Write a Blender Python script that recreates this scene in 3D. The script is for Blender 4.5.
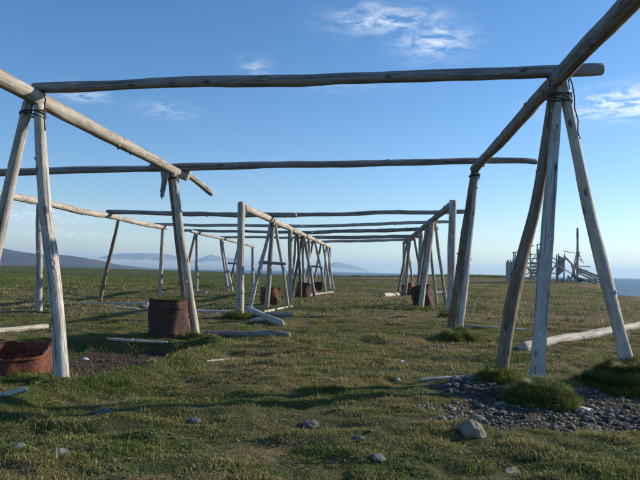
import bpy, bmesh, math, random
import numpy as np
from mathutils import Vector, Matrix, noise as mnoise

for o in list(bpy.data.objects):
    bpy.data.objects.remove(o, do_unlink=True)
scene = bpy.context.scene
COL = scene.collection
R = math.radians

# ---------------------------------------------------------------- camera
cam_data = bpy.data.cameras.new('camera')
cam_data.sensor_width = 36.0
cam_data.lens = 36.0 * 580 / 640
cam_data.clip_start = 0.05
cam_data.clip_end = 200000
cam = bpy.data.objects.new('camera', cam_data)
cam.location = (0, 0, 1.1)
cam.rotation_euler = (R(90 + 3.1), R(-1.24), 0)
COL.objects.link(cam)
scene.camera = cam

# ---------------------------------------------------------------- light, sky, exposure
SUN_AZ = 68.0      # degrees from +Y towards +X
SUN_EL = 18.0
world = bpy.data.worlds.new('World')
scene.world = world
world.use_nodes = True
wt = world.node_tree
wt.nodes.clear()
def wn(t, **k):
    n = wt.nodes.new(t)
    for a, b in k.items():
        setattr(n, a, b)
    return n
wl = wt.links.new
w_out = wn('ShaderNodeOutputWorld')
w_bg = wn('ShaderNodeBackground')
w_bg.inputs['Strength'].default_value = 0.116
w_sky = wn('ShaderNodeTexSky')
w_sky.sky_type = 'NISHITA'
w_sky.sun_disc = False
w_sky.sun_elevation = R(SUN_EL)
w_sky.sun_rotation = R(SUN_AZ)
w_sky.altitude = 10
w_sky.air_density = 1.0
w_sky.dust_density = 0.1
w_sky.ozone_density = 3.0
w_tc = wn('ShaderNodeTexCoord')
# thin wisps of high cloud: direction -> flat layer far above, stretched fractal noise
w_sep = wn('ShaderNodeSeparateXYZ'); wl(w_tc.outputs['Generated'], w_sep.inputs[0])
w_zz = wn('ShaderNodeMath', operation='ADD'); wl(w_sep.outputs[2], w_zz.inputs[0]); w_zz.inputs[1].default_value = 0.08
w_dx = wn('ShaderNodeMath', operation='DIVIDE'); wl(w_sep.outputs[0], w_dx.inputs[0]); wl(w_zz.outputs[0], w_dx.inputs[1])
w_dy = wn('ShaderNodeMath', operation='DIVIDE'); wl(w_sep.outputs[1], w_dy.inputs[0]); wl(w_zz.outputs[0], w_dy.inputs[1])
w_cmb = wn('ShaderNodeCombineXYZ'); wl(w_dx.outputs[0], w_cmb.inputs[0]); wl(w_dy.outputs[0], w_cmb.inputs[1])
w_map = wn('ShaderNodeMapping'); wl(w_cmb.outputs[0], w_map.inputs[0])
w_map.inputs['Rotation'].default_value = (0, 0, R(28)); w_map.inputs['Scale'].default_value = (4.6, 6.4, 1)
w_n1 = wn('ShaderNodeTexNoise'); wl(w_map.outputs[0], w_n1.inputs['Vector'])
w_n1.inputs['Scale'].default_value = 2.6; w_n1.inputs['Detail'].default_value = 9; w_n1.inputs['Roughness'].default_value = 0.62
w_n1.inputs['Distortion'].default_value = 0.6
w_fib = wn('ShaderNodeMapRange'); w_fib.inputs[1].default_value = 0.40; w_fib.inputs[2].default_value = 0.74
wl(w_n1.outputs[0], w_fib.inputs[0])
# where the wisps lie (direction, width across, height, amount): those in view and others round the sky
PATCHES = [((0.10, 0.91, 0.405), 0.075, 0.020, 0.95), ((0.175, 0.91, 0.372), 0.05, 0.024, 1.0), ((0.07, 0.91, 0.415), 0.03, 0.02, 0.6),
           ((0.475, 0.842, 0.262), 0.10, 0.022, 1.5), ((-0.115, 0.94, 0.328), 0.022, 0.018, 0.55), ((-0.375, 0.89, 0.268), 0.035, 0.011, 0.7),
           ((-0.255, 0.93, 0.256), 0.04, 0.012, 0.45), ((-0.46, 0.88, 0.075), 0.16, 0.018, 0.9), ((-0.40, 0.91, 0.05), 0.12, 0.010, 0.9),
           ((0.03, 0.95, 0.31), 0.10, 0.012, 0.2), ((0.48, 0.875, 0.022), 0.12, 0.012, 0.42),
           ((0.9, 0.2, 0.38), 0.25, 0.05, 0.6), ((-0.85, 0.3, 0.42), 0.25, 0.05, 0.6), ((-0.3, -0.85, 0.4), 0.3, 0.06, 0.6), ((0.5, -0.7, 0.5), 0.3, 0.06, 0.6)]
w_mask = None
for c, wx, wz, amt in PATCHES:
    cv = Vector(c).normalized()
    right = Vector((cv.y, -cv.x, 0)).normalized()
    up = right.cross(cv).normalized()
    terms = []
    for ax, wd in ((right, wx), (up, wz)):
        d = wn('ShaderNodeVectorMath', operation='DOT_PRODUCT')
        wl(w_tc.outputs['Generated'], d.inputs[0]); d.inputs[1].default_value = ax / wd
        q = wn('ShaderNodeMath', operation='MULTIPLY'); wl(d.outputs['Value'], q.inputs[0]); wl(d.outputs['Value'], q.inputs[1])
        if ax is up:
            s = wn('ShaderNodeMath', operation='MULTIPLY'); 
        terms.append(q)
    add = wn('ShaderNodeMath', operation='ADD'); wl(terms[0].outputs[0], add.inputs[0]); wl(terms[1].outputs[0], add.inputs[1])
    neg = wn('ShaderNodeMath', operation='MULTIPLY'); wl(add.outputs[0], neg.inputs[0]); neg.inputs[1].default_value = -1.0
    ex = wn('ShaderNodeMath', operation='EXPONENT'); wl(neg.outputs[0], ex.inputs[0])
    fr = wn('ShaderNodeVectorMath', operation='DOT_PRODUCT'); wl(w_tc.outputs['Generated'], fr.inputs[0]); fr.inputs[1].default_value = cv
    gt = wn('ShaderNodeMath', operation='GREATER_THAN'); wl(fr.outputs['Value'], gt.inputs[0]); gt.inputs[1].default_value = 0.0
    m1 = wn('ShaderNodeMath', operation='MULTIPLY'); wl(ex.outputs[0], m1.inputs[0]); wl(gt.outputs[0], m1.inputs[1])
    m2 = wn('ShaderNodeMath', operation='MULTIPLY'); wl(m1.outputs[0], m2.inputs[0]); m2.inputs[1].default_value = amt
    if w_mask is None:
        w_mask = m2
    else:
        mx = wn('ShaderNodeMath', operation='MAXIMUM'); wl(w_mask.outputs[0], mx.inputs[0]); wl(m2.outputs[0], mx.inputs[1]); w_mask = mx
w_cl = wn('ShaderNodeMath', operation='MULTIPLY', use_clamp=True); wl(w_mask.outputs[0], w_cl.inputs[0]); wl(w_fib.outputs[0], w_cl.inputs[1])
w_mix = wn('ShaderNodeMix', data_type='RGBA')
wl(w_cl.outputs[0], w_mix.inputs['Factor']); w_hs = wn('ShaderNodeHueSaturation'); w_hs.inputs['Saturation'].default_value = 1.22
wl(w_sky.outputs[0], w_hs.inputs['Color']); 
w_wb = wn('ShaderNodeMix', data_type='RGBA', blend_type='MULTIPLY'); w_wb.inputs['Factor'].default_value = 1.0
w_wb.inputs['B'].default_value = (1.05, 0.975, 1.03, 1)      # white balance of the camera
wl(w_hs.outputs[0], w_wb.inputs['A']); wl(w_wb.outputs['Result'], w_mix.inputs['A'])
w_mix.inputs['B'].default_value = (6.6, 6.9, 7.3, 1)
wl(w_mix.outputs['Result'], w_bg.inputs['Color'])
wl(w_bg.outputs[0], w_out.inputs['Surface'])

sun_data = bpy.data.lights.new('sun', 'SUN')
sun_data.energy = 5.0
sun_data.angle = R(0.53)
sun_data.color = (1.0, 0.89, 0.73)
sun = bpy.data.objects.new('sun', sun_data)
_sd = Vector((math.sin(R(SUN_AZ)) * math.cos(R(SUN_EL)), math.cos(R(SUN_AZ)) * math.cos(R(SUN_EL)), math.sin(R(SUN_EL))))
sun.rotation_euler = _sd.to_track_quat('Z', 'Y').to_euler()
COL.objects.link(sun)

scene.view_settings.view_transform = 'Standard'
scene.view_settings.look = 'None'
scene.view_settings.exposure = 0.55
scene.view_settings.gamma = 1.0
scene.view_settings.use_curve_mapping = False

# ---------------------------------------------------------------- terrain
_rng = np.random.RandomState(7)
_T = _rng.rand(256, 256)
def vnoise(x, y):
    x = np.asarray(x, float); y = np.asarray(y, float)
    xi = np.floor(x).astype(int); yi = np.floor(y).astype(int)
    fx = x - xi; fy = y - yi
    fx = fx * fx * fx * (fx * (fx * 6 - 15) + 10); fy = fy * fy * fy * (fy * (fy * 6 - 15) + 10)
    a = _T[xi & 255, yi & 255]; b = _T[(xi + 1) & 255, yi & 255]
    c = _T[xi & 255, (yi + 1) & 255]; d = _T[(xi + 1) & 255, (yi + 1) & 255]
    return (a + (b - a) * fx) * (1 - fy) + (c + (d - c) * fx) * fy - 0.5
def fbm(x, y, n=3):
    s = 0; a = 1.0
    for k in range(n):
        s = s + a * vnoise(x * 2 ** k + 17.3 * k, y * 2 ** k + 31.7 * k); a *= 0.5
    return s
def sstep(a, b, x):
    t = np.clip((x - a) / (b - a), 0, 1)
    return t * t * (3 - 2 * t)
def poly_sd(x, y, P):
    """signed distance to a polygon, positive inside"""
    x = np.asarray(x, float); y = np.asarray(y, float)
    best = np.full(x.shape, 1e18); ins = np.zeros(x.shape, bool)
    n = len(P)
    for i in range(n):
        ax, ay = P[i]; bx, by = P[(i + 1) % n]
        ex, ey = bx - ax, by - ay
        t = np.clip(((x - ax) * ex + (y - ay) * ey) / (ex * ex + ey * ey + 1e-12), 0, 1)
        best = np.minimum(best, (x - ax - t * ex) ** 2 + (y - ay - t * ey) ** 2)
        if by != ay:
            c = ((ay > y) != (by > y)) & (x < (bx - ax) * (y - ay) / (by - ay) + ax)
            ins ^= c
    d = np.sqrt(best)
    return np.where(ins, d, -d)
PIT = [(-1.62, 8.1), (-1.62, 7.3), (-1.92, 6.2), (-2.17, 5.5), (-2.34, 5.0), (-2.5, 4.4), (-2.9, 4.0), (-4.5, 4.2), (-6.2, 5.1), (-6.4, 7.0), (-4.2, 7.9), (-3.2, 8.4), (-2.3, 8.5)]
DIRT = [(-1.72, 8.1), (-1.74, 7.3), (-2.0, 6.3), (-2.25, 5.85), (-2.6, 6.1), (-3.0, 6.7), (-3.3, 7.4), (-3.2, 8.3), (-2.3, 8.4)]
BANK = [(-2.75, 3.6), (-2.37, 4.3), (-2.22, 4.96), (-2.05, 5.42), (-1.8, 6.14), (-1.5, 7.25), (-1.42, 8.0), (-1.55, 8.6)]
def line_d(x, y, P):
    best = np.full(np.shape(x), 1e18)
    for (ax, ay), (bx, by) in zip(P, P[1:]):
        ex, ey = bx - ax, by - ay
        t = np.clip(((x - ax) * ex + (y - ay) * ey) / (ex * ex + ey * ey), 0, 1)
        best = np.minimum(best, (x - ax - t * ex) ** 2 + (y - ay - t * ey) ** 2)
    return np.sqrt(best)
LAND = [(-9000, -300), (60, -300), (24, -120), (13, -30), (11.5, 0), (13.5, 16), (17.5, 30), (25, 50), (36, 76), (46, 100), (48, 125), (30, 132), (8, 124), (-10, 140), (-30, 200), (-100, 330), (-260, 520), (-800, 900), (-2500, 2600), (-9000, 6000)]
GRAVEL = [(0.85, 5.0), (1.25, 5.45), (1.75, 5.75), (2.3, 5.75), (2.9, 6.1), (3.6, 6.3), (4.6, 6.2), (4.4, 4.9), (3.2, 4.55), (2.3, 4.25), (1.7, 4.2), (1.05, 4.35)]
SCREE = [(1.0, 5.3), (1.15, 6.0), (1.65, 6.6), (2.1, 6.3), (1.9, 5.6), (1.4, 5.3)]
def ground_z(x, y):
    x = np.asarray(x, float); y = np.asarray(y, float)
    r = np.hypot(x, y)
    far = 1 / (1 + (r / 45) ** 2)
    z = 0.10 * fbm(x / 3.1 + 3, y / 1.9 + 9, 3) * (0.35 + 0.65 * far) * (1 + 0.6 * sstep(8, 14, r)) * sstep(1.0, 4, r)
    z = z + (0.05 + 0.045 * sstep(6, 9, r)) * fbm(x / 0.85 + 40, y / 0.42 + 5, 3) / (1 + (r / 18) ** 2)
    z = z + 0.034 * fbm(x / 0.19, y / 0.16 + 50, 2) / (1 + (r / 14) ** 4)
    z = z + 0.5 * fbm(x / 60 + 1.5, y / 60 + 8.2, 3) * sstep(45, 160, r) * 0.6
    z = z + 0.2 * sstep(12, 42, y)
    # low scrub bank along the shore on the right, ahead
    z = z + 0.85 * np.exp(-(((x - 27 - 0.2 * (y - 100)) / 15) ** 2)) * np.exp(-(((y - 106) / 13) ** 2))
    z = z + 0.3 * np.exp(-(((x - 31) / 8) ** 2)) * np.exp(-(((y - 72) / 12) ** 2))
    d = poly_sd(x, y, PIT)
    rag = 0.08 * fbm(x / 0.35, y / 0.35, 2)
    z = z - 0.10 * sstep(-0.03, 0.14, d + rag)
    lb = line_d(x, y, BANK)
    z = z + 0.10 * np.exp(-(lb / 0.19) ** 2) * (1 + 0.5 * fbm(x / 0.5 + 3, y / 0.5, 2)) - 0.05 * sstep(1.3, 0.3, lb) * (d < 0)
    z = z + 0.06 * np.exp(-((d + 0.12) / 0.4) ** 2) * (d < 0) * sstep(8.1, 8.5, y)
    z = z - 0.09 * sstep(-0.15, 0.35, poly_sd(x, y, GRAVEL) + 0.12 * fbm(x / 0.5 + 7, y / 0.5, 2))
    dd = poly_sd(x, y, LAND)
    w = 6 + 0.02 * r
    z = z - (z + 9.0) * (1 - sstep(-w, 1.5, dd + 1.5 * fbm(x / 6, y / 6, 2)))
    return z
# ---------------------------------------------------------------- terrain end
BEAMS = {
    'L': ((-3.049, 6.100, 2.867), (-2.414, 9.250, 2.684), 0.085, 0.070),
    'R': ((2.542, 6.150, 3.249), (2.886, 10.800, 3.120), 0.085, 0.080),
    'LL': ((-6.852, 14.000, 2.634), (-5.733, 21.000, 2.568), 0.085, 0.080),
    'LL2': ((-5.477, 25.600, 2.701), (-3.785, 32.000, 2.420), 0.070, 0.070),
    'BL': ((-1.788, 13.000, 2.521), (0.564, 34.500, 2.564), 0.085, 0.080),
    'BR': ((3.209, 14.300, 2.813), (4.389, 30.500, 2.689), 0.090, 0.080),
}
CROSS = {
    'CB1': ((-3.119, 6.138, 3.001), (3.100, 6.370, 3.422), 0.055, 0.068),
    'CB2': ((-2.821, 9.424, 2.750), (4.219, 11.357, 3.366), 0.062, 0.058),
    'c1a': ((-6.437, 17.355, 2.749), (-0.708, 16.237, 2.664), 0.065, 0.070),
    'c1b': ((-1.698, 16.596, 2.654), (4.369, 17.331, 2.989), 0.060, 0.065),
    'c2a': ((-6.293, 21.286, 2.701), (-0.667, 20.297, 2.668), 0.055, 0.055),
    'c2b': ((-1.728, 20.442, 2.635), (4.516, 20.421, 2.949), 0.055, 0.060),
    'c3a': ((-6.291, 26.401, 2.834), (-0.362, 23.704, 2.674), 0.060, 0.060),
    'c3b': ((-1.366, 24.048, 2.662), (4.731, 23.394, 2.937), 0.075, 0.080),
    'c4a': ((-5.245, 28.733, 2.696), (0.062, 27.426, 2.687), 0.060, 0.060),
    'c4b': ((-0.983, 27.448, 2.680), (4.932, 27.936, 2.894), 0.080, 0.085),
    'c5': ((-0.803, 31.746, 2.674), (4.863, 29.861, 2.859), 0.075, 0.075),
}
LEGS = {
    'R1': [((2.506, 6.248, 3.059), (1.887, 6.040, 0.045), 0.058, 0.075), ((2.560, 6.248, 3.138), (2.136, 5.740, 0.027), 0.062, 0.080), ((2.648, 6.248, 3.062), (3.285, 6.091, -0.050), 0.060, 0.078)],
    'R2': [((2.857, 10.898, 2.966), (2.383, 10.600, 0.017), 0.060, 0.075), ((2.913, 10.898, 2.967), (2.555, 10.640, 0.017), 0.062, 0.080)],
    'L1': [((-3.145, 6.068, 2.753), (-3.805, 6.418, -0.072), 0.062, 0.075), ((-3.017, 6.068, 2.755), (-2.570, 5.900, -0.064), 0.060, 0.078)],
    'L2': [((-2.433, 9.285, 2.519), (-2.165, 9.680, 0.034), 0.050, 0.062), ((-2.386, 9.285, 2.553), (-1.958, 9.340, -0.005), 0.060, 0.072)],
    'LLa': [((-6.846, 14.000, 2.512), (-6.697, 13.940, 0.010), 0.070, 0.090)],
    'LLb': [((-6.240, 17.843, 2.612), (-7.040, 18.700, -0.033), 0.055, 0.070)],
    'LLc': [((-5.729, 21.000, 2.477), (-5.791, 21.150, 0.024), 0.075, 0.085)],
    'LL2a': [((-5.541, 25.504, 2.582), (-6.294, 26.804, 0.130), 0.070, 0.080), ((-5.476, 25.504, 2.628), (-5.415, 25.720, 0.074), 0.070, 0.080)],
    'LL2b': [((-4.825, 28.051, 2.467), (-4.336, 27.560, 0.080), 0.065, 0.075), ((-4.777, 28.051, 2.468), (-4.183, 27.800, 0.075), 0.070, 0.080)],
    'LL2c': [((-4.235, 30.086, 2.378), (-4.553, 29.240, 0.119), 0.050, 0.060)],
    'LL2d': [((-3.758, 32.102, 2.425), (-3.659, 31.952, 0.152), 0.085, 0.095)],
    'BA': [((-1.790, 13.000, 2.600), (-1.762, 12.850, 0.040), 0.090, 0.100)],
    'BB': [((-1.445, 16.677, 2.521), (-1.950, 16.420, 0.056), 0.055, 0.065), ((-1.386, 16.677, 2.493), (-1.521, 16.660, 0.051), 0.070, 0.085), ((-1.329, 16.677, 2.524), (-0.965, 17.977, 0.020), 0.050, 0.060)],
    'BC': [((-1.042, 19.816, 2.528), (-0.991, 19.965, 0.048), 0.085, 0.090)],
    'BD': [((-0.742, 22.912, 2.444), (-1.151, 24.212, 0.041), 0.060, 0.065), ((-0.702, 22.912, 2.445), (-0.647, 24.212, 0.010), 0.060, 0.065), ((-0.662, 22.912, 2.446), (-0.187, 24.212, -0.002), 0.065, 0.075)],
    'BH': [((-0.914, 21.321, 2.457), (-1.188, 22.621, 0.011), 0.050, 0.060), ((-0.858, 21.321, 2.458), (-0.719, 22.621, 0.027), 0.055, 0.065)],
    'BI': [((-0.500, 24.761, 2.473), (-0.451, 24.910, 0.027), 0.070, 0.075)],
    'BJ': [((0.331, 32.371, 2.581), (0.250, 33.480, 0.209), 0.055, 0.060), ((0.359, 32.371, 2.582), (0.782, 31.640, 0.162), 0.055, 0.060)],
    'RE': [((3.596, 19.630, 2.785), (3.435, 20.930, -0.024), 0.055, 0.065), ((3.613, 19.630, 2.786), (4.225, 20.930, 0.010), 0.050, 0.060)],
    'RG': [((4.195, 27.827, 2.650), (4.675, 29.127, 0.120), 0.055, 0.060), ((4.171, 27.827, 2.650), (3.925, 29.127, 0.072), 0.050, 0.060)],
    'BE': [((-0.351, 26.545, 2.484), (-0.802, 27.845, 0.108), 0.055, 0.060), ((-0.259, 26.545, 2.486), (0.308, 27.845, 0.109), 0.065, 0.075)],
    'BF': [((0.021, 30.007, 2.518), (-0.362, 31.307, 0.133), 0.060, 0.065), ((0.125, 30.007, 2.521), (0.555, 31.307, 0.148), 0.060, 0.070)],
    'BG': [((0.563, 34.500, 2.623), (0.581, 34.350, 0.227), 0.085, 0.090)],
    'RA': [((3.198, 14.170, 2.896), (3.215, 14.320, 0.039), 0.100, 0.115)],
    'RB': [((3.414, 17.961, 2.769), (3.260, 19.261, 0.124), 0.060, 0.070), ((3.460, 17.961, 2.770), (3.001, 17.180, -0.000), 0.085, 0.100), ((3.522, 17.961, 2.772), (4.185, 19.261, 0.079), 0.050, 0.060)],
    'RC': [((3.756, 21.801, 2.740), (3.791, 21.951, 0.046), 0.090, 0.100)],
    'RD': [((4.037, 25.073, 2.719), (4.686, 26.373, 0.092), 0.055, 0.065), ((3.865, 25.073, 2.585), (3.872, 26.373, 0.112), 0.080, 0.090)],
    'RF': [((4.388, 30.500, 2.742), (4.420, 30.650, 0.112), 0.085, 0.090)],
}
# ---------------------------------------------------------------- helpers
def tag(o, label=None, cat=None, group=None, kind=None):
    if label: o['label'] = label
    if cat: o['category'] = cat
    if group: o['group'] = group
    if kind: o['kind'] = kind
    return o
def link(name, me, mat=None, parent=None, loc=None):
    o = bpy.data.objects.new(name, me)
    COL.objects.link(o)
    if mat is not None and me is not None and not me.materials:
        me.materials.append(mat)
    if loc is not None: o.location = loc
    if parent is not None: o.parent = parent
    return o
def empty(name, loc=(0, 0, 0)):
    o = bpy.data.objects.new(name, None)
    o.location = loc
    COL.objects.link(o)
    return o
def mesh(name, v, f, smooth=True, grain=None):
    me = bpy.data.meshes.new(name)
    me.from_pydata([tuple(p) for p in v], [], f)
    if smooth:
        me.polygons.foreach_set('use_smooth', [True] * len(me.polygons))
    if grain is not None:
        a = me.attributes.new('grain', 'FLOAT_VECTOR', 'POINT')
        a.data.foreach_set('vector', np.asarray(grain, dtype=np.float32).ravel())
    me.update()
    return me
def np_mesh(name, V, polys_idx, nper, smooth=False):
    """V (n,3), polys_idx flat, nper loops per face"""
    me = bpy.data.meshes.new(name)
    nf = len(polys_idx) // nper
    me.vertices.add(len(V)); me.vertices.foreach_set('co', V.astype(np.float32).ravel())
    me.loops.add(len(polys_idx)); me.loops.foreach_set('vertex_index', polys_idx.astype(np.int32))
    me.polygons.add(nf)
    me.polygons.foreach_set('loop_start', np.arange(0, nf * nper, nper, dtype=np.int32))
    me.polygons.foreach_set('loop_total', np.full(nf, nper, dtype=np.int32))
    if smooth: me.polygons.foreach_set('use_smooth', np.ones(nf, dtype=bool))
    me.update(calc_edges=True)
    return me
def gz(x, y):
    return float(ground_z(np.array([x]), np.array([y]))[0])

# ---------------------------------------------------------------- materials
def new_mat(name):
    m = bpy.data.materials.new(name); m.use_nodes = True
    nt = m.node_tree; nt.nodes.clear()
    out = nt.nodes.new('ShaderNodeOutputMaterial')
    bs = nt.nodes.new('ShaderNodeBsdfPrincipled')
    nt.links.new(bs.outputs[0], out.inputs['Surface'])
    bs.inputs['Specular IOR Level'].default_value = 0.25
    return m, nt, bs, out
class NT:
    def __init__(s, nt): s.nt = nt
    def n(s, t, ins=None, **k):
        x = s.nt.nodes.new(t)
        for a, b in k.items(): setattr(x, a, b)
        for a, b in (ins or {}).items():
            if hasattr(b, 'links') or isinstance(b, bpy.types.NodeSocket): s.nt.links.new(b, x.inputs[a])
            else: x.inputs[a].default_value = b
        return x
    def l(s, a, b): s.nt.links.new(a, b)
    def noise(s, vec, scale, detail=4, rough=0.55, dist=0.0):
        return s.n('ShaderNodeTexNoise', {'Vector': vec, 'Scale': scale, 'Detail': detail, 'Roughness': rough, 'Distortion': dist}).outputs['Fac']
    def rng(s, v, a, b, c=0.0, d=1.0):
        return s.n('ShaderNodeMapRange', {0: v, 1: a, 2: b, 3: c, 4: d}).outputs[0]
    def mix(s, f, a, b):
        x = s.n('ShaderNodeMix', data_type='RGBA')
        for k, v in (('Factor', f), ('A', a), ('B', b)):
            if isinstance(v, bpy.types.NodeSocket): s.l(v, x.inputs[k])
            else: x.inputs[k].default_value = v if not isinstance(v, tuple) else (v + (1,) if len(v) == 3 else v)
        return x.outputs['Result']
    def math(s, op, a, b=0.0, clamp=False):
        x = s.n('ShaderNodeMath', {0: a, 1: b}, operation=op); x.use_clamp = clamp
        return x.outputs[0]
    def mapv(s, vec, sc, loc=(0, 0, 0)):
        return s.n('ShaderNodeMapping', {'Vector': vec, 'Scale': sc, 'Location': loc}).outputs[0]
    def bump(s, h, strength, dist, bs):
        b = s.n('ShaderNodeBump', {'Height': h, 'Strength': strength, 'Distance': dist}); s.l(b.outputs[0], bs.inputs['Normal'])

def wood_mat(name, silver, tan, brown_amt, dark=(0.07, 0.058, 0.047), lichen=0.0):
    """weathered driftwood pole: grain runs along the pole (attribute grain = round section, length)"""
    m, nt, bs, out = new_mat(name); q = NT(nt)
    at = q.n('ShaderNodeAttribute', attribute_name='grain').outputs['Vector']
    rnd = q.n('ShaderNodeObjectInfo').outputs['Random']
    off = q.n('ShaderNodeCombineXYZ', {0: q.math('MULTIPLY', rnd, 31.0), 1: q.math('MULTIPLY', rnd, 17.0), 2: q.math('MULTIPLY', rnd, 53.0)}).outputs[0]
    v = q.n('ShaderNodeVectorMath', {0: at, 1: off}, operation='ADD').outputs[0]
    fine = q.noise(q.mapv(v, (70, 70, 2.2)), 1.0, 5, 0.6)
    streak = q.noise(q.mapv(v, (13, 13, 2.6)), 1.0, 5, 0.65, 0.6)
    blot = q.noise(q.mapv(v, (5, 5, 1.4)), 1.0, 4, 0.6, 0.3)
    crack = q.noise(q.mapv(v, (55, 55, 0.9)), 1.0, 3, 0.7, 0.3)
    c = q.mix(q.rng(streak, 0.35, 0.65), silver, tan)
    c = q.mix(q.rng(fine, 0.36, 0.64, 0.0, 0.4), c, tuple(0.55 * x for x in silver))
    wide = q.noise(q.mapv(v, (9, 9, 5)), 1.0, 5, 0.65)
    c = q.mix(q.rng(wide, 0.42, 0.64, 0.0, 0.4), c, tuple(0.55 * x for x in tan))
    pale_ = q.noise(q.mapv(v, (20, 20, 7)), 1.0, 5, 0.7)
    c = q.mix(q.rng(pale_, 0.55, 0.68, 0.0, 0.5), c, tuple(min(0.75, 1.5 * x) for x in silver))
    c = q.mix(q.math('MULTIPLY', q.rng(blot, 0.52, 0.66), brown_amt), c, (0.15, 0.088, 0.045))
    if lichen:
        li = q.noise(v, 26.0, 3, 0.6)
        c = q.mix(q.rng(li, 0.58, 0.64, 0, lichen), c, (0.12, 0.13, 0.07))
    ck = q.rng(crack, 0.37, 0.42, 1.0, 0.0)
    c = q.mix(q.math('MULTIPLY', ck, 0.75), c, dark)
    vor = q.n('ShaderNodeTexVoronoi', {'Vector': q.mapv(v, (6.5, 6.5, 3.0)), 'Scale': 1.0}).outputs['Distance']
    kn = q.rng(vor, 0.10, 0.17, 1.0, 0.0)
    c = q.mix(q.math('MULTIPLY', kn, 0.8), c, (0.06, 0.045, 0.035))
    # tone differs from pole to pole
    fl = q.noise(q.mapv(v, (60, 60, 30)), 1.0, 3, 0.6)
    c = q.mix(q.rng(fl, 0.63, 0.70, 0, 0.7), c, (0.07, 0.06, 0.05))
    tone = q.rng(rnd, 0, 1, 0.82, 1.12)
    hs = q.n('ShaderNodeHueSaturation', {'Color': c, 'Value': tone, 'Saturation': 1.0})
    q.l(hs.outputs[0], bs.inputs['Base Color'])
    bs.inputs['Roughness'].default_value = 0.78
    h = q.math('ADD', q.math('MULTIPLY', fine, 0.35), q.math('SUBTRACT', streak, ck))
    q.bump(h, 0.9, 0.010, bs)
    return m
M = {}
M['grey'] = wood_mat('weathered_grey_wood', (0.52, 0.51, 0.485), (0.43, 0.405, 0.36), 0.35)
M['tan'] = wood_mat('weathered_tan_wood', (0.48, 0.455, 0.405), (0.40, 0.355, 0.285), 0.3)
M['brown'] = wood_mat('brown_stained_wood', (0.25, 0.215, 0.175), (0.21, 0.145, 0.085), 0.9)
M['dark'] = wood_mat('dark_shaded_weathered_wood', (0.31, 0.305, 0.305), (0.25, 0.235, 0.22), 0.3, (0.07, 0.06, 0.055), 0.3)  # shade painted into the colour for beams and cross poles; also plain dark timber
M['pale'] = wood_mat('bleached_driftwood', (0.56, 0.53, 0.47), (0.44, 0.39, 0.31), 0.15, (0.16, 0.14, 0.12))

def rust_mat(name, a, b, dk):
    m, nt, bs, out = new_mat(name); q = NT(nt)
    tc = q.n('ShaderNodeTexCoord').outputs['Object']
    n1 = q.noise(tc, 6, 6, 0.65); n2 = q.noise(tc, 38, 4, 0.6); n3 = q.noise(q.mapv(tc, (9, 9, 1.5)), 1.0, 4)
    c = q.mix(q.rng(n1, 0.35, 0.65), a, b)
    c = q.mix(q.rng(n2, 0.52, 0.68, 0, 0.8), c, dk)
    c = q.mix(q.rng(n3, 0.5, 0.66, 0, 0.6), c, tuple(0.55 * x for x in b))
    n4 = q.noise(tc, 15, 6, 0.7, 0.5)
    c = q.mix(q.rng(n4, 0.54, 0.62, 0, 0.75), c, tuple(min(1, 1.5 * x) for x in a))
    n5 = q.noise(tc, 9, 5, 0.7, 0.8)
    c = q.mix(q.rng(n5, 0.60, 0.64, 0, 0.8), c, tuple(0.45 * x for x in dk))
    q.l(c, bs.inputs['Base Color']); bs.inputs['Roughness'].default_value = 0.85
    q.bump(q.math('ADD', q.math('MULTIPLY', n2, 0.5), q.math('ADD', n4, n5)), 0.8, 0.010, bs)
    return m
M['rust'] = rust_mat('dark_rusted_steel', (0.09, 0.042, 0.034), (0.06, 0.032, 0.027), (0.025, 0.017, 0.016))
M['rust_red'] = rust_mat('red_rusted_steel', (0.17, 0.058, 0.034), (0.11, 0.043, 0.028), (0.05, 0.026, 0.02))

def rock_mat(name, a, b):
    m, nt, bs, out = new_mat(name); q = NT(nt)
    geo = q.n('ShaderNodeNewGeometry'); tc = geo.outputs['Position']
    isl = geo.outputs['Random Per Island']
    n1 = q.noise(tc, 14, 5, 0.6); n2 = q.noise(tc, 90, 3, 0.6)
    c = q.mix(q.rng(n1, 0.35, 0.65), a, b)
    c = q.mix(q.rng(n2, 0.55, 0.7, 0, 0.5), c, tuple(0.5 * x for x in a))
    hs = q.n('ShaderNodeHueSaturation', {'Color': c, 'Value': q.rng(isl, 0, 1, 0.45, 1.5)})
    q.l(hs.outputs[0], bs.inputs['Base Color']); bs.inputs['Roughness'].default_value = 0.85
    q.bump(n2, 0.3, 0.004, bs)
    return m
M['rock'] = rock_mat('grey_beach_stone', (0.12, 0.105, 0.09), (0.20, 0.178, 0.148))
M['rock_pale'] = rock_mat('pale_stone', (0.32, 0.31, 0.28), (0.42, 0.40, 0.36))
M['rock_dark'] = rock_mat('dark_stone', (0.07, 0.07, 0.066), (0.11, 0.11, 0.10))

M['clod'] = rock_mat('soil_clod', (0.06, 0.042, 0.03), (0.10, 0.075, 0.056))
def rope_mat():
    m, nt, bs, out = new_mat('tarred_rope'); q = NT(nt)
    tc = q.n('ShaderNodeTexCoord').outputs['Object']
    n = q.noise(tc, 120, 3)
    q.l(q.mix(n, (0.025, 0.022, 0.024), (0.07, 0.06, 0.055)), bs.inputs['Base Color']); bs.inputs['Roughness'].default_value = 0.9
    q.bump(n, 0.5, 0.003, bs)
    return m
M['rope'] = rope_mat()

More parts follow.
